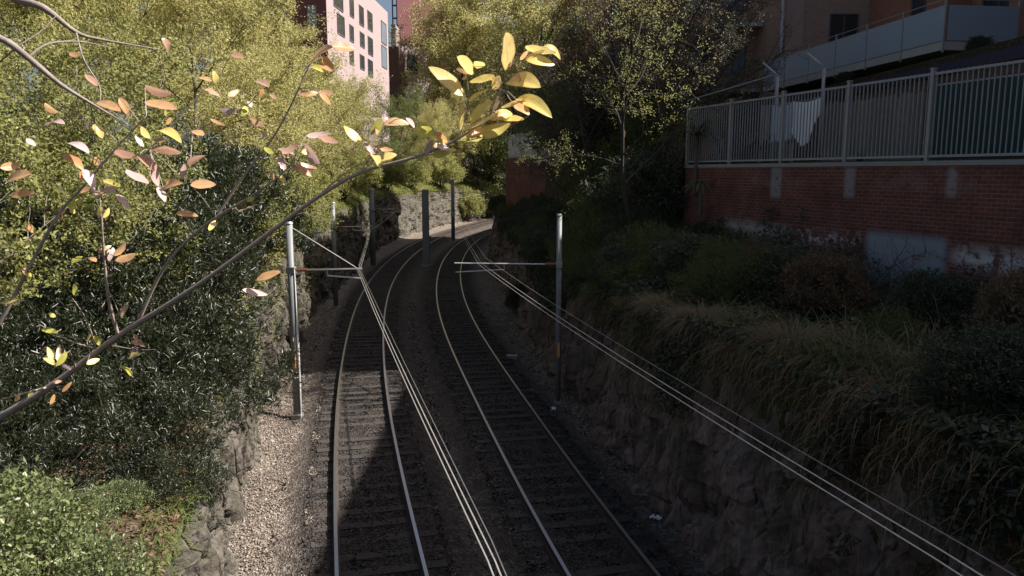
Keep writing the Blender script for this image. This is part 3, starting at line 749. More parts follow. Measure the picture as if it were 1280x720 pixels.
# maroon tower
xa = at_y(497, 40, 130).x
root = empty('maroon_tower', (xa, 130, 6)); tag(root, 'tall plain maroon building right of the pink apartments', 'building')
MB().prism([(0, 0), (10.4, 9.4), (10.4, 20), (-2, 14)], 22, 48).build('wall', M['maroon'], root)
MB().prism([(.1, .35), (10.2, 9.5), (10.2, 19.8), (-1.8, 13.8)], 0, 21.998).build('lower_wall', M['pink'], root)
for q in (.12, .42): 
    Mx = Matrix.Translation((.1 + 10.1 * q, .35 + 9.15 * q, 17.5)) @ Matrix.Rotation(math.atan2(9.15, 10.1), 4, 'Z'); MB().box((0, -.08, 0), (2, .05, 3), Mx).build('window', M['glass'], root)
root2 = empty('stair_tower', (xa - 1.0, 131, 6)); tag(root2, 'slim open stair frame against the sky beside the maroon building', 'stair tower')
for dx in (0, .7): MB().box((dx, 0, 0), (dx + .18, .2, 36)).build('upright', M['frame'], root2)
for z in range(20, 36, 2): MB().box((.182, 0, z), (.698, .2, z + .25)).build('landing', M['frame'], root2)
r3 = empty('grey_house', (-17, 118, 6)); tag(r3, 'narrow grey building between the pink block and the maroon tower', 'building')
wpart('wall', MB().box((at_y(485, 60, 118).x, 118, 6), (at_y(497, 60, 118).x, 126, at_y(490, 58, 118).z)), M['brick_d'], r3)
wpart('upper_wall', MB().box((at_y(484, 60, 118).x, 122, 6), (at_y(490, 60, 118).x, 126, at_y(486, 24, 118).z)), M['pink'], r3)

# ------------------------------------------------------------------ vegetation
def ground_at(x, y):
    if x < WL(y) - .5: return left_z(WL(y) - .45 - x, y)
    if x > WR(y) + .6: return right_z(x, y)
    return 0.0
L_M = {}
L_M['feather'] = leaf_mat('yellow_green_foliage', [(.13, .135, .04), (.25, .24, .07), (.38, .35, .12), (.52, .47, .23)], .45, .6, .3, .35)
L_M['lime'] = leaf_mat('lime_foliage', [(.09, .10, .03), (.21, .215, .065), (.36, .35, .13)], .4, .5, .3)
L_M['gloss'] = leaf_mat('glossy_dark_foliage', [(.014, .017, .010), (.025, .030, .017), (.045, .050, .026)], .15, .36, .5, .7, tint=(.12, .18, .03))
L_M['bright'] = leaf_mat('bright_green_foliage', [(.035, .048, .022), (.08, .105, .045), (.17, .20, .08), (.30, .32, .15)], .35, .38, .4, 1.5)
L_M['mid'] = leaf_mat('mid_green_foliage', [(.05, .07, .02), (.09, .12, .03), (.15, .17, .05)], .35, .5, .35, .35)
L_M['dark'] = leaf_mat('dark_green_foliage', [(.035, .042, .026), (.06, .07, .04), (.10, .11, .06)], .2, .5, .35)
L_M['rust'] = leaf_mat('rusty_foliage', [(.11, .07, .05), (.16, .10, .06), (.18, .14, .07)], .25, .55, .3)
L_M['blue'] = leaf_mat('bluish_foliage', [(.05, .075, .05), (.08, .11, .075)], .2, .4, .4)
L_M['dry'] = leaf_mat('dry_grass', [(.13, .085, .045), (.22, .155, .08), (.32, .24, .13)], .25, .7, .2, .9)
L_M['grass'] = leaf_mat('green_grass', [(.06, .09, .02), (.12, .16, .035), (.22, .24, .07)], .3, .6, .25, .9)

def rnd_dirs(rg, n, up=0.0):
    d = rg.normal(size=(n, 3)); d[:, 2] += up; return unit(d)
def leaf_clusters(rg, C, AX, per, spread, L, W, along=.6, up=.2):
    """leaves on shoots: C centres, AX shoot axes"""
    n = len(C); k = n * per
    c = np.repeat(C, per, 0); a = np.repeat(unit(AX), per, 0)
    s = rg.random((k, 1)) - .3
    P = c + a * s * spread * 1.4 + rg.normal(size=(k, 3)) * spread * .42
    D = a * along + rnd_dirs(rg, k, up)
    N = rnd_dirs(rg, k, .9)
    l = L * (.6 + .8 * rg.random(k)); w = W * (.7 + .6 * rg.random(k))
    return leaf_arrays(P, D, N, l, w)
def grow_tree(seed, H, R, trunk=.3, limbs=6, subs=6, twigs=5, r0=.18, upw=.35, lean=(0, 0), per=26, spread=.38, L=.14, W=.055, keep=1.0, droop=0.0):
    rg = np.random.default_rng(seed); rd = random.Random(seed)
    mb = MB(); tw = MB(); C = []; AX = []
    def path(p, d, length, n, wob, up):
        pts = [Vector(p)]; d = Vector(d).normalized()
        for i in range(n):
            d = (d + Vector((rd.gauss(0, wob), rd.gauss(0, wob), rd.gauss(0, wob) + up))).normalized(); pts.append(pts[-1] + d * length / n)
        return pts
    tp = path((0, 0, -.3), (lean[0], lean[1], 1), H * .8, 9, .10, .10)
    mb.tube(tp, [r0 * (1 - .85 * i / 9) * (1.25 if i == 0 else 1) for i in range(10)], 8)
    for k in range(limbs):
        f = trunk + (1 - trunk) * (k + rd.random() * .7) / limbs; i = min(8, int(f * 9)); st = tp[i].lerp(tp[i + 1], f * 9 - i)
        az = k * 2.4 + rd.random() * .8; el = .35 + .5 * f
        d = Vector((math.cos(az) + lean[0] * .4, math.sin(az) + lean[1] * .4, el * 1.1))
        ln = R * (1.25 - .45 * f) * rd.uniform(.85, 1.15); lp = path(st, d, ln, 6, .16, upw * .25 - droop * .1); rr = r0 * .42 * (1 - .5 * f)
        mb.tube(lp, [rr * (1 - .8 * j / 6) for j in range(7)], 6)
        for q in range(subs):
            g = .25 + .75 * (q + rd.random() * .6) / subs; i = min(5, int(g * 6)); s2 = lp[i].lerp(lp[i + 1], min(1, g * 6 - i))
            dd = (lp[i + 1] - lp[i]).normalized() + Vector((rd.gauss(0, .7), rd.gauss(0, .7), rd.gauss(.15 - droop, .5)))
            sp_ = path(s2, dd, ln * .45 * rd.uniform(.7, 1.2), 4, .2, .05 - droop * .15); r2 = rr * .4
            mb.tube(sp_, [r2 * (1 - .75 * j / 4) for j in range(5)], 5)
            for w_ in range(twigs):
                h = .2 + .8 * (w_ + rd.random()) / twigs; i = min(3, int(h * 4)); s3 = sp_[i].lerp(sp_[i + 1], min(1, h * 4 - i))
                d3 = (sp_[i + 1] - sp_[i]).normalized() * .6 + Vector((rd.gauss(0, .7), rd.gauss(0, .7), rd.gauss(.1 - droop, .5)))
                tq = path(s3, d3, ln * .22 * rd.uniform(.6, 1.3), 3, .2, .03)
                tw.tube(tq, [r2 * .35, r2 * .28, r2 * .2, r2 * .1], 4, False)
                for e in (1, 2, 3):
                    if rd.random() < keep: C.append(tuple(tq[e])); AX.append(tuple(tq[e] - tq[e - 1]))
    V, T = leaf_clusters(rg, np.array(C), np.array(AX), per, spread, L, W)
    mb.v += []
    n = len(mb.v); mb.f += [tuple(n + i for i in f_) for f_ in tw.f]; mb.v += tw.v
    return mb.mesh('trunk'), np_mesh('crown', V, T)
def bush_mesh(seed, rx, ry, rz, nc, per, L, W, spread=.2, skirt=0.0, along=.8, thr=.0, z0=0.0, stems=26, up=.2):
    rg = np.random.default_rng(seed); C = []
    while len(C) < nc:
        d = unit(rg.normal(size=3)[None])[0]
        if d[2] < -.55 + skirt * -.4: continue
        nz = noise.fractal(Vector((d[0] * 1.6 + seed, d[1] * 1.6, d[2] * 1.6)), 1, 2, 4)
        r = (1 + .38 * nz) * (rg.random() ** .35)
        if thr and noise.noise(Vector((d[0] * 3 * r + seed, d[1] * 3 * r, d[2] * 3 * r))) < thr - .5: continue
        C.append((d[0] * rx * r, d[1] * ry * r, rz + d[2] * rz * r + z0))
    C = np.array(C); AX = C - np.array([0, 0, rz * .35]); AX = unit(AX) + np.array([0, 0, .35]) + rg.normal(size=C.shape) * .35
    V, T = leaf_clusters(rg, C, AX, per, spread, L, W, along, up)
    mb = MB()
    for i in range(stems):
        e = Vector(C[rg.integers(nc)]); b = Vector((rg.normal() * rx * .08, rg.normal() * ry * .08, -.2)); m_ = (b + e) / 2 + Vector((rg.normal() * .15, rg.normal() * .15, rz * .25))
        mb.tube([b, (b + m_) / 2 + Vector((0, 0, .1)), m_, e], [.03 * (rz / 1.5) ** .5, .022, .016, .005], 5, False)
    return mb.mesh('stem'), np_mesh('foliage', V, T)
def plant(kind, meshes, mats, x, y, z=None, s=1.0, rz=0.0, label='', cat='tree', group=None, names=('trunk', 'crown'), sz=None, tilt=(0, 0)):
    root = empty(kind, (x, y, ground_at(x, y) - .05 if z is None else z), rz); root.scale = (s, s, s if sz is None else sz)
    root.rotation_euler = (tilt[0], tilt[1], rz); tag(root, label, cat, group)
    for nm, me, mt in zip(names, meshes, mats): link(nm, me, mt, root)
    return root

# --- feathery yellow green trees, left bank and around the curve
T1 = grow_tree(11, 11, 4.2, .22, 9, 7, 6, .16, per=20, spread=.36, L=.15, W=.06)
T2 = grow_tree(12, 10, 4.6, .15, 10, 7, 6, .15, per=20, spread=.38, L=.15, W=.06, lean=(.1, 0))
T3 = grow_tree(15, 12, 3.8, .2, 10, 7, 6, .17, per=18, spread=.36, L=.15, W=.06)
for t_ in (T1, T2, T3): t_[0].materials.append(M['bark'])
left_trees = [  # x, y, variant, scale, label, material
    (-13.0, 33.5, 0, .98, 'feathery yellow green tree just behind the glossy dark shrubs', 'feather'),
    (-17.5, 37.5, 2, 1.05, 'yellow green tree on the left bank seen behind the copper leaved twigs', 'feather'),
    (-12.6, 42.0, 1, .85, 'airy yellow green tree above the second slim pole', 'feather'),
    (-16.5, 46.5, 0, 1.10, 'tall feathery tree in the middle of the left bank', 'feather'),
    (-24.0, 41.0, 2, 1.15, 'broad yellow tree high on the left bank', 'feather'),
    (-14.0, 51.5, 1, .88, 'small crowned yellow green tree left of the stout poles', 'feather'),
    (-20.0, 57.0, 0, 1.15, 'feathery tree far back on the left bank', 'feather'),
    (-28.0, 54.0, 2, 1.35, 'large yellow green tree at the top of the left bank', 'feather'),
    (-15.0, 62.0, 1, .88, 'low feathery tree directly below the dark end of the pink block', 'feather'),
    (-15.5, 72.0, 0, .90, 'feathery tree covering the foot of the pink block', 'feather'),
    (-14.5, 82.0, 1, .98, 'olive tree below the right end of the pink block', 'mid'),
    (-13.2, 92.0, 0, .98, 'olive tree below the grey building', 'mid'),
    (-20.0, 28.0, 2, 1.05, 'yellow green tree at the far left behind the dark shrubs', 'feather'),
    (-16.0, 27.0, 1, .85, 'spreading lime tree rising over the dark shrubs', 'lime'),
    (-27.0, 31.0, 0, 1.3, 'yellow green tree at the left edge on the slope', 'feather'),
    (-11.8, 103.0, 1, 1.0, 'tree with hazy olive crown on the outside of the curve', 'feather'),
    (-9.5, 113.0, 0, 1.1, 'tree with pale crown above the sunlit rock of the curve', 'feather'),
    (-20.5, 66.0, 2, 1.05, 'feathery tree left of the pink block', 'feather'),
    (-33.0, 46.0, 0, 1.5, 'tall feathery tree at the far top of the slope', 'feather'),
    (-36.0, 66.0, 2, 1.9, 'big hazy tree far behind the others at the left', 'feather'), (-28.0, 76.0, 0, 1.7, 'hazy tree farthest back, left of the pink block', 'feather'), (-42.0, 52.0, 1, 1.9, 'hazy tree at the upper left corner', 'feather'),
]
for (x, y, v_, s, lab, mt) in left_trees:
    tm = (T1, T2, T3)[v_]; r_ = plant('feathery_tree', (tm[0], tm[1]), (None, None), x, y, None, s, random.random() * 6, lab, 'tree', 'trees on the left bank')
    c = [o for o in r_.children if o.name.startswith('crown')][0]
    if not c.data.materials: c.data.materials.append(L_M['feather'])
    c.material_slots[0].link = 'OBJECT'; c.material_slots[0].material = L_M[mt]
# --- tall trees in the middle
T4 = grow_tree(21, 15, 6.2, .12, 12, 8, 6, .24, per=26, spread=.5, L=.19, W=.08, upw=.7)
T4[0].materials.append(M['bark_dark']); T4[1].materials.append(L_M['mid'])
for (x, y, s, lab, mt) in ((-8.5, 121, 1.75, 'tall dense tree right of the maroon building, upper crown in sun', 'feather'), (-3.0, 129, 2.0, 'tallest tree closing the end of the cutting', 'feather'),
                       (1.4, 61, 1.0, 'dark stemmed tree with many fine upright branches in front of the brick tower', 'feather'), (5.5, 122, 1.9, 'tall tree far behind the inner bend', 'mid'), (3.5, 142, 1.7, 'tree with a low crown closing the view at the bend', 'mid'), (-9.5, 140, 1.6, 'tree behind the far rock, left of the tallest tree', 'feather'), (12, 136, 1.7, 'tall tree at the bend, farthest right', 'mid')):
    r_ = plant('tall_tree', T4, (None, None), x, y, None, s, random.random() * 6, lab, 'tree', 'tall trees at the bend')
    c = [o for o in r_.children if o.name.startswith('crown')][0]; c.material_slots[0].link = 'OBJECT'; c.material_slots[0].material = L_M[mt]

# --- glossy dark shrubs near left
G1 = bush_mesh(31, 2.7, 2.7, 2.6, 1500, 16, .17, .036, .17, thr=.42)
G2 = bush_mesh(32, 2.9, 2.5, 2.3, 1500, 16, .17, .036, .17, thr=.42)
for g_ in (G1, G2): g_[0].materials.append(M['bark']); g_[1].materials.append(L_M['gloss'])
for (x, y, z, v_, s, lab) in ((-9.0, 19.4, 1.9, 0, .95, 'glossy dark leaved shrub overhanging the rock beside the nearest left pole'),
                       (-9.6, 16.2, 1.5, 1, .85, 'glossy dark shrub behind the slanting copper branch'),
                       (-10.2, 23.8, 3.2, 0, 1.05, 'glossy dark shrub on the bank just below the yellow trees'),
                       (-12.9, 19.6, 2.6, 1, .9, 'glossy dark shrub at the left above the bright bush'),
                       (-11.2, 13.6, 1.6, 0, .75, 'glossy dark shrub at the far left edge'),
                       (-7.6, 16.8, .9, 1, .78, 'glossy shrub drooping over the rock lip left of the nearest pole'), (-7.2, 13.9, .3, 0, .62, 'small glossy shrub low over the rock lip above the bright bush'), (-6.2, 12.7, .5, 1, .42, 'smallest glossy shrub, right above the rock edge behind the bright bushes'), (-8.4, 12.0, .7, 0, .5, 'glossy dark shrub spilling toward the bright bushes'), (-9.4, 13.2, 1.0, 1, .7, 'glossy dark shrub shading the fallen leaves at the lower left'),
                       (-9.3, 28.0, 3.6, 1, .72, 'glossy shrub farthest up the bank near the rock edge'),
                       (-15.8, 25.0, 4.2, 0, .95, 'glossy dark shrub high on the slope at the left')):
    plant('glossy_shrub', (G1, G2)[v_], (None, None), x, y, z, s, random.random() * 6, lab, 'shrub', 'glossy dark shrubs on the left bank', ('stem', 'foliage'))
T7 = grow_tree(71, 5.6, 2.3, .3, 8, 6, 5, .07, per=13, spread=.2, L=.085, W=.055); T7[0].materials.append(M['bark_light']); T7[1].materials.append(L_M['lime'])
for (x, y, s, lab) in ((-10.4, 15.0, 1.1, 'small yellow green tree at the left edge in front of the dark shrubs'), (-9.5, 18.2, .95, 'small yellow green tree growing up through the dark shrubs'), (-12.6, 21.8, 1.25, 'small yellow green tree behind the copper leaves'), (-9.0, 26.5, .85, 'small yellow green tree above the top of the nearest pole')):
    plant('small_tree', T7, (None, None), x, y, None, s, random.random() * 6, lab, 'tree', 'small yellow green trees among the dark shrubs')
o = MB().tube([at_d(45, 612, 11.5), at_d(80, 616, 11.4), at_d(105, 611, 11.4), at_d(138, 618, 11.3)], [.022, .018, .012, .004], 5).tube([at_d(80, 616, 11.4), at_d(100, 598, 11.4)], [.010, .003], 4).build('fallen_branch', M['bark_light'])
tag(o, 'pale dead branch lying between the bright bush and the dark shade', 'branch')
# --- lime and bright bushes
B1 = bush_mesh(41, 1.5, 1.5, .8, 420, 12, .12, .06, .22, stems=40, thr=.5); B1[0].materials.append(M['bark']); B1[1].materials.append(L_M['bright'])
for (x, y, s, lab) in ((-5.5, 9.0, .6, 'bright green leafy bush at the bottom left, next to the rock edge'), (-6.9, 9.4, .78, 'tallest bright green bush, at the lower left edge'), (-6.4, 10.4, .42, 'rounded bright green bush below the fallen leaves'),
                       (-4.5, 7.6, .5, 'bright green bush nearest the camera'), (-8.2, 10.6, .42, 'small bright green bush in front of the dark shade'), (-6.3, 11.6, .3, 'little green bush alone at the foot of the dark shrub')):
    plant('leafy_bush', B1, (None, None), x, y, None, s, random.random() * 6, lab, 'bush', 'bright bushes at the lower left', ('stem', 'foliage'))
B2 = bush_mesh(42, 1.7, 1.7, 1.4, 800, 20, .13, .07, .2, stems=20); B2[0].materials.append(M['bark']); B2[1].materials.append(L_M['lime'])
for (x, y, s, lab) in ((-10.1, 31.5, .9, 'lime green bush above the nearest pole'), (-10.6, 36.0, 1.1, 'lime green bush on the lip behind the second pole'), (-12.0, 46.5, .9, 'lime bush between the slim and stout poles'),
                       (-13.3, 22.6, 1.3, 'sunlit lime bush among the glossy shrubs'), (-12.6, 57, 1.0, 'lime bush over the sunlit rock'), (-13.8, 68, 1.3, 'lime bush on the rock edge midway round the curve'),
                       (-13.2, 80, 1.3, 'lime bush on the far rock edge'), (-12.0, 93, 1.3, 'lime bush beside the farthest stretch of rock'), (-9.6, 104, 1.6, 'pale bush above the far rock'), (-7.0, 113, 1.7, 'vivid green bush above the far rock face'), (-3.8, 122, 1.8, 'yellowish bush at the end of the rock'),
                       (-17.5, 23.5, 1.4, 'sunlit lime bush at the left edge'), (-.6, 131, 2.4, 'big bush where the rock face ends'), (3.5, 137, 2.6, 'big bush at the very end of the cutting'), (-6.5, 133, 2.4, 'big bush between the farthest tall trees'), (8.5, 141, 2.8, 'big bush farthest round the bend')):
    plant('lime_bush', B2, (None, None), x, y, None, s, random.random() * 6, lab, 'bush', 'lime bushes along the left rock edge', ('stem', 'foliage'))
# --- right bank: dark bushes
B3 = bush_mesh(51, 1.6, 1.6, 1.3, 900, 18, .12, .05, .2, stems=24, thr=.3); B3[0].materials.append(M['bark_dark']); B3[1].materials.append(L_M['dark'])
B5 = bush_mesh(53, 1.8, 1.6, 1.2, 420, 14, .15, .03, .3, stems=60, thr=.45, up=.3); B5[0].materials.append(M['bark']); B5[1].materials.append(L_M['mid'])
B4 = bush_mesh(52, 1.9, 1.5, 1.0, 900, 18, .10, .035, .18, stems=24, thr=.3, up=-.1); B4[0].materials.append(M['bark_dark']); B4[1].materials.append(L_M['dark'])
spots = [(1.6, 31.5, .75, 'on the lip behind the right pole'), (2.6, 28.0, .85, 'just behind the top of the right pole'), (3.9, 30.5, 1.4, 'below the bare tree'), (4.4, 33.5, 1.4, 'in the middle of the right bank'),
         (2.2, 35.5, .9, 'on the steep bank past the right pole'), (3.4, 39.0, 2.2, 'tall, in front of the boundary wall'), (1.2, 40.0, .7, 'hanging over the rock at mid distance'), (.6, 46.5, .62, 'rounded, on the far lip below the brick wall'),
         (-.1, 51.5, .62, 'rounded, at the far bend'), (-.75, 57.0, .7, 'at the tip of the far bend'), (-.9, 63.5, .75, 'beyond the brick wall end'), (2.6, 24.6, .62, 'low, beside the right pole'), (3.6, 23.3, .68, 'low, between pole and brick wall'),
         (4.7, 22.4, .7, 'low, at the left end of the brick wall'), (3.4, 20.4, .6, 'low, on the lip nearer than the pole'), (4.6, 19.2, .7, 'low, in the middle of the slope'), (5.9, 18.9, .5, 'low, against the foot of the brick wall'), (4.5, 16.9, .55, 'low, above the hanging dry grass'),
         (6.1, 16.2, .7, 'low, below the peeling paint'), (7.0, 15.3, .42, 'low, left of the grey patch'), (6.6, 13.0, .42, 'low, below the grey patch'), (8.2, 12.8, .45, 'below the right peeling paint'), (7.6, 10.9, .62, 'dense, at the right edge'), (9.4, 10.6, .85, 'tall, at the right edge beside the brick'),
         (6.2, 9.4, .62, 'low, near the right edge'), (5.2, 26.5, 1.4, 'below the spiky plant'), (5.6, 30.2, 1.1, 'under the bare branches'), (5.2, 36.5, 1.4, 'tall, behind the bare tree'), (4.9, 43.5, 1.8, 'in front of the ribbed wall'), (3.1, 25.9, .9, 'bushy, above the right pole arm')]
for i, (x, y, s, lab) in enumerate(spots):
    r_ = plant('dark_bush', (B3, B4, B5)[i % 3], (None, None), x, y, None, s * .9, random.random() * 6, 'dark green bush ' + lab, 'bush', 'dark bushes on the right bank', ('stem', 'foliage'), sz=s * (.95 if s > 1 else .75))
# --- right trees
T5 = grow_tree(61, 9.2, 3.4, .35, 9, 8, 6, .10, per=9, spread=.16, L=.06, W=.035, keep=.5, lean=(-.05, -.1)); T5[0].materials.append(M['bark_dark']); T5[1].materials.append(L_M['lime'])
plant('sparse_tree', T5, (None, None), 3.9, 24.6, None, 1.0, .4, 'slender tree with sparse sunlit yellow green leaves right of the big copper leaves', 'tree')
T6 = grow_tree(62, 9.0, 3.7, .18, 11, 8, 8, .13, per=5, spread=.16, L=.08, W=.035, keep=.4, lean=(0, -.05)); T6[0].materials.append(M['bark_dark']); T6[1].materials.append(L_M['rust'])
plant('bare_tree', T6, (None, None), 6.9, 30.5, None, 1.0, 1.0, 'nearly bare tree with dark twigs left of the drain pipe', 'tree', 'bare trees on the right bank')
plant('bare_tree', T6, (None, None), 4.6, 31.5, None, .9, 4.0, 'nearly bare rusty tree rising from the dark bushes', 'tree', 'bare trees on the right bank')
plant('bare_tree', T6, (None, None), 5.5, 27.6, None, .95, 5.2, 'nearly bare twiggy tree closest to the left end of the fence', 'tree', 'bare trees on the right bank')
plant('bare_tree', T6, (None, None), 3.2, 29.5, None, .9, 3.1, 'nearly bare twiggy tree just behind the slender sunlit one', 'tree', 'bare trees on the right bank')
plant('bare_tree', T6, (None, None), 8.6, 36.0, None, 1.0, 2.6, 'nearly bare tree close to the brown brick block', 'tree', 'bare trees on the right bank')
T8 = grow_tree(64, 8.5, 3.6, .12, 11, 8, 6, .12, per=13, spread=.24, L=.09, W=.045, keep=.85, lean=(0, -.05)); T8[0].materials.append(M['bark_dark']); T8[1].materials.append(L_M['dark'])
for (x, y, s, rz, lab, mt) in ((3.4, 34.0, .78, .3, 'dark leafy tree left of the bare twigs, rising from the bank', 'dark'), (5.6, 33.0, .95, 2.0, 'dark tangled tree in the middle of the right bank', 'rust'),
                        (2.7, 43.0, .85, 5.0, 'dark leafy tree above the boundary wall', 'dark'), (7.4, 27.4, .62, 1.0, 'low dark tree just behind the left end of the fence', 'dark')):
    r_ = plant('dark_tree', T8, (None, None), x, y, None, s, rz, lab, 'tree', 'dark trees on the right bank')
    c = [o for o in r_.children if o.name.startswith('crown')][0]; c.material_slots[0].link = 'OBJECT'; c.material_slots[0].material = L_M[mt]
# shrubs along the planter
for (x, y, s, lab) in ((12.6, 21.5, .2, 'small shrub in the planter under the balcony corner'), (12.9, 18.3, .3, 'small shrub in the planter at the right edge'), (12.2, 29, .2, 'small shrub in the planter under the long balcony'), (13.6, 15.5, .5, 'leafy shrub in the planter in the top right corner')):
    plant('planter_shrub', B3, (None, None), x, y, 10.3, s, 1, lab, 'shrub', 'shrubs in the planter', ('stem', 'foliage'))

# --- strap leaved plants
def blades(rg, n, base_r, Lmin, Lmax, W, up, curl, seg=5, axis=None, P0=None, azs=None):
    """arching strap leaves / grass blades as strips"""
    az = rg.random(n) * 2 * PI if azs is None else azs; L = Lmin + (Lmax - Lmin) * rg.random(n); el = up + rg.normal(size=n) * .22
    P = np.zeros((n, 3)) if P0 is None else P0.copy()
    P[:, 0] += np.cos(az) * base_r * rg.random(n); P[:, 1] += np.sin(az) * base_r * rg.random(n)
    S = np.stack([-np.sin(az), np.cos(az), 0 * az], 1); V = []
    for k in range(seg + 1):
        t_ = k / seg; w = W * (1 - t_ ** 2.2) * (.55 + .45 * min(1, t_ * 4)); w = w * (.7 + .6 * rg.random(n)) if np.isscalar(w) and k == -1 else np.full(n, w)
        V.append(P - S * w[:, None] / 2); V.append(P + S * w[:, None] / 2)
        e = el - curl * (t_ + .1) * 1.6
        d = np.stack([np.cos(az) * np.cos(e), np.sin(az) * np.cos(e), np.sin(e)], 1); P = P + d * (L / seg)[:, None]
    V = np.stack(V, 1); m = 2 * (seg + 1); T = []
    for k in range(seg):
        a = 2 * k; T += [(a, a + 1, a + 3), (a, a + 3, a + 2)]
    T = (np.arange(n) * m)[:, None, None] + np.array(T)[None]
    return V.reshape(-1, 3), T.reshape(-1, 3)
rg = np.random.default_rng(5)
def spiky(x, y, z, n, Ln, W, lab, mat, name='spiky_plant', trunk=1.2, up=.75, curl=.9):
    r_ = empty(name, (x, y, z)); tag(r_, lab, 'plant')
    V, T = blades(rg, n, .05, Ln * .7, Ln, W, up, curl, 6); V[:, 2] += trunk
    link('foliage', np_mesh('foliage', V, T), mat, r_)
    if trunk > .2: MB().tube([(0, 0, -.1), (.03, 0, trunk * .5), (0, 0, trunk + .05)], [.07, .06, .05], 8).build('stem', M['bark'], r_)
    return r_
L_M['yucca'] = leaf_mat('strap_leaf', [(.06, .075, .03), (.10, .12, .05)], .2, .4, .4)
spiky(5.75, 24.4, 6.6, 60, 1.35, .06, 'spiky strap leaved plant at the left end of the metal fence', L_M['yucca'], trunk=1.7)
spiky(*WP(-.2, 1.2, TERR), 50, 1.3, .06, 'spiky plant growing behind the left end of the fence', L_M['yucca'], trunk=.6)
spiky(*WP(.95, .62, TERR), 40, 1.0, .05, 'spiky plant in front of the lattice screen', L_M['yucca'], trunk=.35)
spiky(*WP(4.6, .7, TERR), 26, .6, .03, 'small strap leaved plant behind the fence below the paling', L_M['yucca'], trunk=0)
spiky(5.75, 23.6, 6.0, 14, 1.1, .09, 'drooping green blade leaves over the left corner of the brick wall', L_M['mid'], trunk=.9, up=.1, curl=.6)
spiky(4.55, 21.6, ground_at(4.55, 21.6) + .3, 260, 1.15, .012, 'arching bluish fine leaved tuft on the shaded bank', L_M['blue'], name='arching_tuft', trunk=.15, up=.9, curl=1.3)
spiky(5.0, 21.0, ground_at(5.0, 21.0) + .1, 26, 1.0, .012, 'few straw coloured looping stems on the shaded bank', L_M['dry'], name='dry_stems', trunk=0, up=1.3, curl=1.4)

# rounded dry grass clumps and extra mixed shrubs on the right bank
L_M['tan'] = leaf_mat('tan_grass', [(.10, .085, .04), (.18, .14, .075), (.28, .21, .12), (.36, .29, .18)], .25, .7, .2, .6)
V, T = blades(rg, 1500, .35, .6, 1.15, .012, 1.15, 1.35, 5); TUS = np_mesh('blades', V, T)
V, T = blades(rg, 1100, .3, .5, 1.0, .014, .9, 1.6, 5); TUS2 = np_mesh('blades', V, T)
tu = [(3.9, 15.6, 1.0), (4.5, 14.3, 1.1), (4.9, 13.0, 1.15), (5.1, 11.9, 1.0), (5.9, 12.9, .9), (5.6, 10.6, 1.1), (6.3, 11.2, 1.0), (6.0, 9.3, 1.1), (6.9, 10.0, .95), (6.6, 8.3, 1.1), (3.5, 17.4, .9), (4.4, 17.6, .8), (5.3, 15.3, .85), (3.2, 19.3, .85), (6.8, 12.4, .8), (2.6, 22.6, .8), (7.4, 9.0, 1.0), (5.6, 14.2, .75)]
wh = ['at the lip in the middle of the right bank', 'beside the first lip clump, nearer', 'large, overhanging the rock', 'where the wires cross the bank', 'behind the overhanging clumps', 'overhanging, toward the right edge', 'set back toward the right edge', 'low at the right edge', 'behind the low right clumps', 'nearest the camera on the right', 'small, farther along the lip', 'small, set back from the lip', 'between lip and brick wall', 'near the foot of the right pole', 'below the grey patch of wall', 'right beside the right pole', 'at the far right, under the dark bush', 'small, in the middle of the bench']
for i, ((x, y, k), lab) in enumerate(zip(tu, wh)):
    r_ = empty('grass_clump', (x, y, ground_at(x, y) - .05), random.random() * 6); r_.scale = (k, k, k * random.uniform(.8, 1.15)); tag(r_, 'tan dry grass clump ' + lab, 'grass clump', 'dry grass clumps on the right bank')
    o = bpy.data.objects.new('blades', (TUS, TUS2)[i % 2]); COL.objects.link(o); o.parent = r_
    if not o.data.materials: o.data.materials.append(L_M['tan'])
    o.material_slots[0].link = 'OBJECT'; o.material_slots[0].material = L_M[('tan', 'dry', 'tan', 'mid')[i % 4]]
ex = [(5.0, 17.0, .55, 'mid', 'midway between the pole and the grey patch'), (6.2, 15.0, .5, 'rust', 'rusty, in front of the peeling paint'), (4.2, 21.6, .6, 'mid', 'beside the arching tuft'), (3.0, 21.2, .5, 'dark', 'on the lip right of the pole'), (5.7, 17.4, .5, 'rust', 'rusty, near the foot of the wall'), (7.6, 13.8, .45, 'dark', 'under the grey patch'),
      (2.2, 26.4, .55, 'mid', 'right behind the pole'), (1.7, 29.2, .55, 'dark', 'hanging over the rock behind the pole'), (3.4, 26.6, .8, 'mid', 'below the slender tree'), (8.2, 11.6, .6, 'rust', 'rusty, near the right edge'), (3.9, 24.9, .7, 'dark', 'at the foot of the slender tree'), (6.6, 16.9, .42, 'mid', 'small, against the brick'), (1.2, 34.2, .6, 'mid', 'on the lip at mid distance'), (.6, 38.6, .6, 'dark', 'trailing over the far rock')]
for i, (x, y, s_, mt, lab) in enumerate(ex):
    r_ = plant('mixed_shrub', (B5, B3)[i % 2], (None, None), x, y, None, s_, random.random() * 6, 'loose shrub ' + lab, 'shrub', 'loose shrubs on the right bank', ('stem', 'foliage'), sz=s_ * 1.05)
    c = [o for o in r_.children if o.name.startswith('foliage')][0]; c.material_slots[0].link = 'OBJECT'; c.material_slots[0].material = L_M[mt]

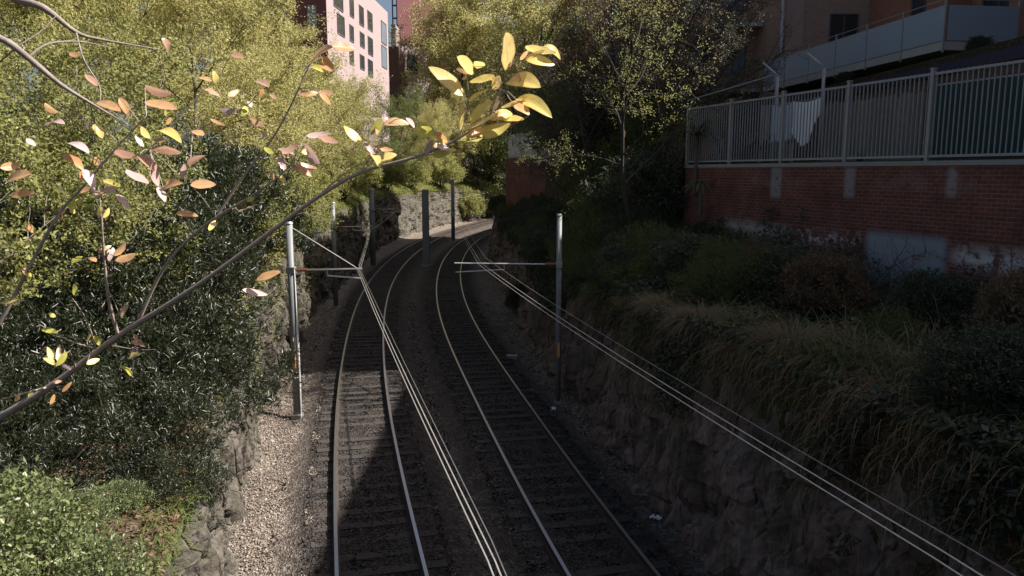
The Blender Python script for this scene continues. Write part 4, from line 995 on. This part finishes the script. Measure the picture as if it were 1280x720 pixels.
# --- grasses (stuff)
def grass(name, n, place, Lr, W, up, curl, mat, label, azf=None, seg=4):
    P = []; 
    while len(P) < n:
        p = place()
        if p is not None: P.append(p)
    P = np.array(P); az = None if azf is None else np.array([azf() for _ in range(n)])
    V, T = blades(rg, n, .04, Lr[0], Lr[1], W, up, curl, seg, P0=P, azs=az)
    tag(link(name, np_mesh(name, V, T), mat), label, 'grass', kind='stuff')
def tufts_r(y0, y1, w, nt, per, low=0.0):
    cs = []
    for _ in range(nt):
        y = y0 + (y1 - y0) * rg.random() ** 1.25; cs.append((y, -low * rg.random() + w * rg.random() ** 1.3, rg.random()))
    def f():
        y, d, _ = cs[rg.integers(nt)]; y += rg.normal() * .16; d += rg.normal() * .14
        x = WR(y) + .9 + d
        if d < 0:
            z = HR(y) * max(.25, 1 + d * .9); return (WR(y) + .8 * (z / HR(y)) ** 1.3 - .1, y, z)
        return (x, y, ground_at(x, y) - .03)
    return f
grass('dry_grass', 19000, tufts_r(6.5, 21, 2.2, 330, 80, .3), (.4, 1.2), .011, .75, 1.7, L_M['dry'], 'brown dry grass hanging over the edge of the right rock face', lambda: PI + rg.normal() * 1.7, 5)
grass('dry_weeds', 5000, tufts_r(20, 40, 2.5, 120, 40, .3), (.3, .9), .014, .8, 1.6, L_M['dry'], 'thin straw coloured weeds farther along the right bank', lambda: PI + rg.normal() * 1.1, 5)
grass('bank_grass', 26000, lambda: (lambda y, s: (WR(y) + .8 + (XW(y) - WR(y) - .8) * s, y, ground_at(WR(y) + .8 + (XW(y) - WR(y) - .8) * s, y) - .02))(7 + 38 * rg.random() ** 1.3, rg.random()), (.25, .7), .016, .9, 1.2, L_M['dark'], 'dark tangled grass and weeds covering the shaded right bank')
def rock_r():
    y = 7 + 24 * rg.random(); z = HR(y) * (.35 + .6 * rg.random())
    if fr(y, z, 11, .8, 3) < .02: return None
    return (WR(y) + .8 * (z / HR(y)) ** 1.3 - .1, y, z)
grass('rock_weeds', 2200, rock_r, (.25, .7), .013, .3, 1.9, L_M['dark'], 'dark weeds trailing down the right rock face', lambda: PI + rg.normal() * .9)
def lip_l(y0, y1, w, thr=-.05):
    def f():
        y = y0 + (y1 - y0) * rg.random(); d = w * rg.random() ** 1.5
        if fr(y * .5, d * .6, 9, .9, 3) < thr: return None
        x = WL(y) - .42 - d; return (x, y, ground_at(x, y) - .02 if d > .3 else HL(y) - .1)
    return f
grass('lip_grass', 12000, lip_l(7, 60, 3.0), (.2, .6), .014, .9, 1.4, L_M['grass'], 'pale green grass along the edge of the left rock face')
grass('far_grass', 12000, lip_l(40, 125, 4.0, -.3), (.4, 1.0), .035, .9, 1.2, L_M['grass'], 'sunlit grass on the slope above the far rock face')
# ivy like ground cover on both banks
def cover(name, n, place, L, W, mat, label):
    P = []
    while len(P) < n: 
        p = place()
        if p is not None: P.append(p)
    P = np.array(P); N = unit(rg.normal(size=(n, 3)) * .6 + np.array([0, 0, 1])); D = unit(rg.normal(size=(n, 3)) * np.array([1, 1, .5]))
    V, T = leaf_arrays(P, D, N, L * (.6 + .8 * rg.random(n)), W * (.6 + .8 * rg.random(n)))
    tag(link(name, np_mesh(name, V, T), mat), label, 'ground cover', kind='stuff')
def cov_r():
    y = 7 + 55 * rg.random() ** 1.4; s = rg.random(); x = WR(y) + .4 + (XW(y) - WR(y) - .4) * s
    h = .5 * max(0, fr(x, y, 2, .8, 3) + .35)
    return (x, y, (ground_at(x, y) if x > WR(y) + .9 else HR(y) - .1) + h * rg.random() ** .6 + .03)
cover('ground_cover', 60000, cov_r, .12, .08, L_M['dark'], 'dark creeping plants covering the shaded right bank')
def cov_rr():
    y = 7 + 50 * rg.random() ** 1.3; z = HR(y) * rg.random() ** .6
    if fr(y, z, 3, .45, 3) + (z / HR(y) - .9) * 1.3 < 0: return None
    return (WR(y) + .8 * (z / HR(y)) ** 1.3 - .12 - .28 * rg.random(), y, z + .2)
cover('creeper', 17000, cov_rr, .11, .07, L_M['dark'], 'dark creeper hanging over the right rock face')
def cov_l():
    y = 6 + 50 * rg.random() ** 1.5; d = 14 * rg.random() ** 1.2
    x = WL(y) - .45 - d; return (x, y, ground_at(x, y) + .03 + .05 * rg.random())
def cov_w():
    s_ = rg.random() * 17 - 1; z = 3.9 + 2.9 * rg.random() ** 1.5
    if fr(s_, z, 21, .55, 4) + .1 < (z - 4.9) * .38 + (.25 if s_ < 3 else 0): return None
    return tuple(WP(s_, -.04 - .22 * rg.random(), z))
cover('wall_creeper', 9000, cov_w, .09, .06, L_M['dark'], 'dark creeper climbing the foot of the brick wall')
b = MB(); rt_ = random.Random(9)
for i in range(150):
    s_ = rt_.uniform(3, 17) if i < 110 else rt_.uniform(-1, 8); p = WP(s_, -.25 - rt_.random() * .8, 4.4); pts = [p]
    for k in range(5): p = p + Vector((rt_.gauss(0, .22), rt_.gauss(0, .22), rt_.uniform(.05, .5))); pts.append(p)
    b.tube(pts, [.012, .011, .009, .007, .005, .002], 4, False)
tag(b.build('bare_twigs', M['bark']), 'tangle of bare twigs in front of the brick wall', 'twigs', kind='stuff')
grass('tall_weeds', 9000, lambda: (lambda y, s: (WR(y) + .9 + (XW(y) - WR(y) - 1.0) * s, y, ground_at(WR(y) + .9 + (XW(y) - WR(y) - 1.0) * s, y)) if fr(y, s * 3, 31, .5, 3) > .0 else None)(7 + 30 * rg.random() ** 1.2, rg.random()), (.5, 1.3), .018, 1.1, 1.1, L_M['mid'], 'taller green weeds standing in patches on the shaded bank')
grass('straw_stems', 3500, lambda: (lambda y, s: (WR(y) + .9 + (XW(y) - WR(y) - 1.0) * s, y, ground_at(WR(y) + .9 + (XW(y) - WR(y) - 1.0) * s, y)) if fr(y, s * 3, 41, .6, 3) > .05 else None)(7 + 30 * rg.random() ** 1.2, rg.random()), (.6, 1.5), .012, 1.2, 1.0, L_M['dry'], 'straw coloured stems scattered over the shaded bank')
L_M['litter'] = leaf_mat('fallen_leaves', [(.06, .035, .02), (.12, .075, .045), (.22, .15, .10)], .1, .8, .15, 2)
cover('leaf_litter', 40000, cov_l, .09, .06, L_M['litter'], 'brown fallen leaves on the left bank')
def cov_l2():
    y = 20 + 90 * rg.random(); d = 12 * rg.random() ** 1.1; x = WL(y) - .5 - d
    h = .7 * max(0, fr(x, y, 7, .5, 3) + .3); return (x, y, ground_at(x, y) + .05 + h * rg.random())
cover('undergrowth', 70000, cov_l2, .17, .10, L_M['lime'], 'sunlit green undergrowth on the left bank')
def cov_lr():
    y = 18 + 100 * rg.random(); z = HL(y) * rg.random() ** .5
    if fr(y, z, 13, .5, 3) + (z / HL(y) - .85) * .9 < 0: return None
    return (WL(y) - .2 * (z / HL(y)) + .05 + .15 * rg.random(), y, z + .15)
cover('rock_creeper', 6000, cov_lr, .07, .04, L_M['lime'], 'green creeper trailing over the left rock face')

# ------------------------------------------------------------------ near left: bare limbs and copper leaved young tree
root = empty('pale_limbed_tree', (-7.0, 6.4, 2.6)); tag(root, 'pale barked bare limbs reaching in at the top left corner', 'tree')
def W2(pts, rt): return [Vector(p) - rt.location for p in pts]
def limb(name, pts, rad, rt, mat, sides=6):
    # Catmull-Rom smoothing
    P = [Vector(p) for p in pts]; out = []; rr = []
    for i in range(len(P) - 1):
        a = P[max(0, i - 1)]; b = P[i]; c = P[i + 1]; d = P[min(len(P) - 1, i + 2)]
        for k in range(5):
            t_ = k / 5; out.append(.5 * ((2 * b) + (c - a) * t_ + (2 * a - 5 * b + 4 * c - d) * t_ ** 2 + (3 * b - a - 3 * c + d) * t_ ** 3)); rr.append(rad[i] + (rad[i + 1] - rad[i]) * t_)
    out.append(P[-1]); rr.append(rad[-1])
    return MB().tube(W2(out, rt), rr, sides).build(name, mat, rt, True)
limb('trunk', [(-7, 6.4, 2.5), (-6.8, 6.5, 5), (-6.6, 6.6, 8.2), (-6.7, 6.7, 10.5)], [.16, .13, .10, .06], root, M['bark_light'], 8)
limb('limb', [(-6.6, 6.6, 8.2), at_d(-60, 35, 6.9), at_d(0, 48, 7), at_d(35, 72, 7), at_d(75, 105, 7.1), at_d(112, 128, 7.2), at_d(150, 150, 7.4)], [.06, .045, .035, .03, .022, .014, .005], root, M['bark_light'])
limb('limb', [(-6.7, 6.7, 9.2), at_d(-30, -30, 7.2), at_d(18, -2, 7.4), at_d(55, 10, 7.4), at_d(95, 40, 7.6), at_d(130, 50, 7.8), at_d(200, 62, 8.1)], [.05, .045, .04, .032, .02, .013, .005], root, M['bark_light'])
limb('limb', [at_d(35, 72, 7), at_d(60, 55, 7.1), at_d(100, 52, 7.3), at_d(140, 60, 7.5)], [.014, .010, .007, .003], root, M['bark_light'])
limb('limb', [at_d(95, 40, 7.6), at_d(105, 75, 7.5), at_d(125, 110, 7.4), at_d(122, 140, 7.3)], [.010, .009, .007, .003], root, M['bark_light'])
limb('limb', [at_d(-20, 95, 7), at_d(20, 60, 7), at_d(50, 40, 7.1), at_d(70, 20, 7.2)], [.008, .007, .006, .003], root, M['bark_light'])

root = empty('copper_leaved_tree', (-3.6, 1.7, ground_at(-3.6, 1.7) - .1)); tag(root, 'young tree with copper and yellow leaves slanting across the left foreground', 'tree')
STEMPX = []
def stem(px_pts, r, name='branch'):
    for (a, b) in zip(px_pts[1:-1] if len(px_pts) > 3 else px_pts[:-1], px_pts[2:] if len(px_pts) > 3 else px_pts[1:]):
        for k in range(4): STEMPX.append(tuple(a[i] + (b[i] - a[i]) * (k + 1) / 4 for i in range(3)))
    return limb(name, [at_d(a, b, d) for a, b, d in px_pts], r, root, M['twig'])
t = NT('copper_twig'); t.bsdf(t.mix(t.noise(t.obj(), 60, 4), (.22, .17, .14), (.40, .33, .29)), .7, 0, None, .3); M['twig'] = t.m
limb('trunk', [(-3.6, 1.7, ground_at(-3.6, 1.7) - .1), (-3.3, 1.7, 3.6), (-2.5, 1.85, 5.7), at_d(-80, 575, 2.25), at_d(0, 522, 2.2), at_d(62, 484, 2.18), at_d(148, 420, 2.15), at_d(205, 384, 2.12), at_d(262, 346, 2.1), at_d(330, 296, 2.08),
               at_d(392, 250, 2.05), at_d(450, 216, 2.02), at_d(520, 196, 1.98), at_d(575, 172, 1.95), at_d(612, 143, 1.94), at_d(630, 120, 1.93)],
     [.026, .022, .017, .0125, .011, .010, .008, .007, .006, .006, .0052, .0044, .0036, .0028, .002, .0012], root, M['twig'], 8)
for pts, r in (
    ([(148, 420, 2.15), (136, 375, 2.1), (130, 320, 2.05), (126, 262, 2.0), (121, 225, 1.98)], [.007, .006, .0045, .003, .0015]),
    ([(-30, 440, 2.0), (0, 402, 2.0), (36, 335, 1.98), (72, 270, 1.95), (105, 232, 1.93), (150, 180, 1.9), (183, 145, 1.88)], [.009, .008, .0065, .0055, .0045, .003, .0015]),
    ([(173, 402, 2.14), (205, 335, 2.1), (253, 284, 2.05), (325, 238, 2.0), (358, 212, 1.98), (372, 190, 1.96)], [.007, .006, .005, .0035, .0025, .0012]),
    ([(262, 284, 2.1), (303, 222, 2.08), (336, 180, 2.05), (361, 137, 2.02), (386, 84, 2.0), (402, 66, 2.0)], [.005, .0048, .004, .0033, .0022, .0012]),
    ([(150, 225, 2.2), (178, 196, 2.2), (213, 159, 2.2), (250, 118, 2.2), (278, 90, 2.2)], [.004, .0038, .0032, .0022, .0012]),
    ([(215, 190, 2.2), (231, 173, 2.2), (270, 150, 2.18), (307, 133, 2.15), (330, 108, 2.12)], [.0035, .003, .0026, .002, .001]),
    ([(575, 172, 1.95), (584, 138, 1.94), (585, 112, 1.93), (583, 90, 1.92)], [.0022, .002, .0016, .001]),
    ([(612, 143, 1.94), (622, 118, 1.93), (634, 92, 1.9), (646, 74, 1.9), (662, 70, 1.9)], [.0022, .002, .0016, .0013, .0008]),
    ([(520, 196, 1.98), (543, 192, 1.96), (548, 178, 1.95), (541, 160, 1.94)], [.002, .0018, .0014, .001]),
    ([(575, 178, 1.95), (620, 166, 1.93), (660, 145, 1.92)], [.0022, .002, .001]),
    ([(450, 216, 2.02), (468, 200, 2.0), (472, 190, 2.0), (458, 176, 2.0)], [.002, .0018, .0014, .001]),
    ([(450, 216, 2.02), (474, 178, 2.0), (482, 160, 2.0), (478, 150, 2.0)], [.002, .0016, .0012, .001]),
    ([(95, 462, 2.17), (86, 440, 2.1), (70, 458, 2.05), (60, 470, 2.05)], [.004, .003, .002, .001]),
    ([(0, 500, 2.1), (30, 492, 2.12), (60, 484, 2.18)], [.003, .004, .005]),
    ([(140, 432, 2.1), (170, 437, 2.05), (194, 437, 2.0)], [.003, .002, .001]),
    ([(392, 250, 2.05), (440, 210, 2.02), (470, 200, 2.0)], [.003, .0022, .001]),
    ([(48, 405, 2.1), (85, 425, 2.1), (118, 436, 2.12)], [.001, .003, .004]),
    ([(120, 436, 2.12), (108, 400, 2.08), (90, 372, 2.05)], [.004, .003, .001])):
    stem(pts, [q_ * .72 for q_ in r])
def leaf_m(name, c1, c2, trans, rough, spec):
    t = NT(name); v = t.obj(); g = t.n('ShaderNodeNewGeometry')
    ga = t.n('ShaderNodeObjectInfo'); c = t.mix(ga.outputs['Random'], c1, c2); c = t.mix(t.ramp(t.noise(v, 60, 5, .7), [(.5, 0), (.75, .55)]), c, [x * .45 for x in c1])
    aq = t.math('ABSOLUTE', t.n('ShaderNodeAttribute', attribute_name='across').outputs['Fac']); au = t.n('ShaderNodeAttribute', attribute_name='along').outputs['Fac']
    rib = t.ramp(aq, [(.03, 1), (.10, 0)]); sv_ = t.math('ABSOLUTE', t.math('SINE', t.math('MULTIPLY', t.math('SUBTRACT', au, t.math('MULTIPLY', aq, .14)), 32.0)))
    c = t.mix(t.math('MULTIPLY', t.math('MAXIMUM', rib, t.math('MULTIPLY', t.ramp(sv_, [(0, 1), (.2, 0)]), .6)), .4), c, [x * .55 for x in c1])
    c = t.mix(t.math('MULTIPLY', t.ramp(aq, [(.75, 0), (1, 1)]), .35), c, (.25, .12, .05))
    b = t.bsdf(c, rough, 0, None, spec, link=False); tr = t.n('ShaderNodeBsdfTranslucent'); t.l(c, tr.inputs[0])
    mx = t.n('ShaderNodeMixShader'); mx.inputs[0].default_value = trans; t.l(b, mx.inputs[1]); t.l(tr.outputs[0], mx.inputs[2]); t.l(mx.outputs[0], t.out.inputs[0]); return t.m
LC = {'y': leaf_m('yellow_leaf', (.88, .72, .22), (.90, .68, .28), .5, .35, .5), 'o': leaf_m('copper_leaf', (.74, .40, .18), (.84, .54, .30), .5, .35, .5),
      'g': leaf_m('yellow_green_leaf', (.58, .58, .12), (.75, .68, .16), .5, .4, .4), 'p': leaf_m('pale_pink_leaf', (.70, .56, .54), (.62, .42, .38), .3, .22, .8),
      'b': leaf_m('brown_pink_leaf', (.50, .28, .20), (.62, .40, .28), .4, .3, .6)}
LV = [  # base x, y, tip x, y, width, colour, distance
 (636,86,632,45,24,'y',1.9),(579,120,541,85,15,'y',1.93),(592,91,573,73,13,'y',1.92),(619,98,590,102,13,'y',1.93),(635,102,670,104,16,'y',1.91),(658,57,691,69,12,'o',1.9),(679,58,701,71,8,'o',1.91),(656,74,691,79,11,'o',1.9),
 (587,128,609,112,10,'g',1.93),(575,164,575,132,14,'y',1.94),(588,152,612,128,12,'o',1.93),(580,163,621,145,14,'g',1.92),(600,166,632,158,15,'o',1.92),(627,133,659,125,12,'g',1.9),(645,124,685,139,14,'o',1.89),(640,128,660,141,11,'o',1.9),
 (616,112,624,96,10,'g',1.93),(627,149,653,149,8,'b',1.93),(605,83,594,78,9,'o',1.94),(575,178,604,166,15,'g',1.95),(612,150,640,140,12,'y',1.9),(655,128,678,126,9,'y',1.91),(605,160,585,172,10,'o',1.94),
 (541,163,518,163,14,'g',1.94),(543,168,558,176,9,'o',1.94),(534,193,538,176,8,'p',1.95),(543,190,561,193,12,'g',1.95),(548,180,559,188,8,'p',1.95),(617,139,621,126,8,'p',1.9),(452,177,431,160,9,'y',2.0),(466,172,476,150,11,'g',2.0),(479,155,509,153,9,'o',2.0),
 (455,178,468,195,5,'p',2.0),(466,183,489,188,6,'o',2.0),(471,200,494,193,9,'y',2.0),(508,147,517,158,5,'p',2.0),(415,58,446,62,12,'o',2.0),(392,72,417,57,12,'o',2.0),(402,72,418,87,12,'o',2.0),(386,84,405,88,7,'g',2.0),(380,120,400,114,8,'o',2.02),(399,116,415,132,8,'o',2.02),(399,114,419,119,8,'o',2.02),
 (383,170,415,167,9,'p',1.98),(400,170,424,181,10,'b',1.98),(379,181,401,207,14,'p',1.97),(346,197,358,214,9,'p',2.0),(365,210,392,219,10,'o',1.98),(354,192,375,178,9,'b',1.98),(370,205,398,212,9,'b',1.98),
 (181,127,225,138,13,'o',1.95),(197,164,227,172,10,'y',1.95),(171,158,189,174,10,'y',1.95),(117,155,130,174,12,'y',1.95),(190,186,231,190,12,'b',1.93),(122,127,152,138,12,'o',1.95),(148,122,163,146,12,'o',1.95),(87,66,106,71,8,'o',2.1),(107,93,123,109,9,'b',2.05),(181,107,217,120,11,'b',2.02),
 (85,179,113,189,9,'p',1.92),(105,212,118,236,14,'p',1.9),(76,194,106,209,12,'o',1.92),(144,187,174,202,13,'b',1.92),(173,194,196,214,12,'b',1.92),(158,212,188,232,12,'p',1.9),(192,202,196,235,12,'p',1.9),(227,224,231,203,9,'p',1.95),(238,207,258,191,12,'b',1.95),(238,231,273,231,13,'o',1.95),
 (198,234,207,254,10,'p',1.93),(145,243,163,262,9,'p',1.95),(205,236,225,226,10,'o',1.93),(373,119,390,116,8,'o',2.0),(321,101,337,108,9,'b',2.1),(289,68,307,72,8,'b',2.2),(202,48,213,66,9,'b',2.2),(314,150,330,156,9,'b',2.1),
 (144,326,172,316,11,'o',2.0),(143,320,158,302,9,'o',2.0),(220,266,250,270,9,'o',2.05),(321,350,353,338,11,'o',2.08),(303,362,337,370,9,'p',2.08),(66,455,59,431,8,'y',2.05),(70,457,86,438,9,'g',2.05),(69,456,53,446,7,'y',2.05),(72,452,75,429,7,'o',2.05),(108,455,126,448,8,'y',2.1),
 (0,378,33,376,7,'y',2.0),(10,225,40,215,12,'o',1.95),(0,210,28,206,12,'o',1.95),(15,245,44,240,11,'o',1.95),(55,130,72,142,9,'o',2.0),(60,158,80,150,9,'p',2.0),(30,175,48,182,8,'p',2.0),(128,240,150,232,9,'p',1.95),(90,330,104,318,7,'g',2.05),(165,470,150,455,6,'g',2.1),(150,395,160,380,7,'b',2.1),(255,170,238,162,9,'o',2.1),(285,120,300,112,8,'o',2.15),(300,265,318,258,8,'b',2.05),
]
rl = random.Random(4)
LV = [(a, b, (c if a > 425 else a + (c - a) * .84), (d if a > 425 else b + (d - b) * .84), w * (1.0 if a > 425 else .78), ('y' if a > 560 and e in 'ogb' and (a * 7 + b) % 3 > .9 else e), f) for (a, b, c, d, w, e, f) in LV]
big = len(LV)
for k in range(80):                                                   # small young leaves further along the twigs
    p = rl.choice(STEMPX); a_ = rl.uniform(0, 2 * PI); l_ = rl.uniform(9, 21); bx = p[0] + rl.gauss(0, 7); by = p[1] + rl.gauss(0, 7)
    LV.append((bx, by, bx + math.cos(a_) * l_, by + math.sin(a_) * l_ * .7, rl.uniform(4, 7), rl.choice('oobpgy'), p[2] + rl.gauss(0, .03)))
pt = MB()
for (bx, by, tx, ty, w, cc, d) in LV[:big]:
    near = min(STEMPX, key=lambda q: (q[0] - bx) ** 2 + (q[1] - by) ** 2); dist = math.hypot(near[0] - bx, near[1] - by)
    if 1 < dist < 60:
        a = at_d(bx, by, d); e = at_d(near[0], near[1], near[2]); m_ = (a + e) / 2 + Vector((0, 0, .006)); pt.tube([a - root.location, m_ - root.location, e - root.location], [.0008, .0010, .0014], 5, False)
pt.build('petioles', M['twig'], root)['kind'] = 'stuff'
groups = {}
for i, q_ in enumerate(LV): groups[(i if i < 100 else 'rest' + q_[5], 0, q_[5])] = groups.get((i if i < 100 else 'rest' + q_[5], 0, q_[5]), []) + [q_]
for key, lst in groups.items():
    V = []; Fc = []; AQ = []; AU = []
    for (bx, by, tx, ty, w, cc, d) in lst:
        a = at_d(bx, by, d); b = at_d(tx, ty, d + rl.uniform(-.06, .04)); D = b - a; Ln = D.length * 1.1; D.normalize()
        view = (Vector((0, 0, CH)) - a).normalized(); view = (view - D * view.dot(D)).normalized()
        sd = (sv - D * sv.dot(D)).normalized(); k = rl.uniform(.7, 1.4) * (1 if rl.random() < .88 else -1)
        if bx > 560 and cc in 'ob' and rl.random() < .5: pass
        N = (view + sd * k).normalized(); S = D.cross(N).normalized(); Wd = w / F * d / max(.55, abs(N.dot(view))) * 1.2
        bend = rl.uniform(-.10, .16); fold = rl.uniform(.08, .25); wave = rl.uniform(0, 6); NU, NVv = 12, 6; n0 = len(V)
        for i in range(NU + 1):
            u = i / NU; prof_ = (math.sin(PI * u ** .9)) ** .62 * (1 - .12 * u) if 0 < u < 1 else .02
            for j in range(NVv + 1):
                q = (j / NVv - .5) * 2
                p = a + D * Ln * u + S * Wd * .5 * prof_ * q + N * (-bend * Ln * 4 * u * (1 - u) * -1 - bend * Ln * u + fold * Wd * .5 * abs(q) * prof_ + .012 * Wd * math.sin(u * 14 + wave) * abs(q) ** 2)
                V.append(tuple(p - root.location)); AQ.append(q); AU.append(u)
        for i in range(NU):
            for j in range(NVv):
                s0 = n0 + i * (NVv + 1) + j; Fc.append((s0, s0 + 1, s0 + NVv + 2, s0 + NVv + 1))
    me = bpy.data.meshes.new('leaf'); me.from_pydata(V, [], Fc); me.update(); me.polygons.foreach_set('use_smooth', [True] * len(me.polygons))
    for an, dv in (('across', AQ), ('along', AU)):
        at = me.attributes.new(an, 'FLOAT', 'POINT'); at.data.foreach_set('value', dv)
    o = link('leaf', me, LC[key[2]], root)
    if len(lst) > 1 or str(key[0]).startswith('rest'): o['kind'] = 'stuff'
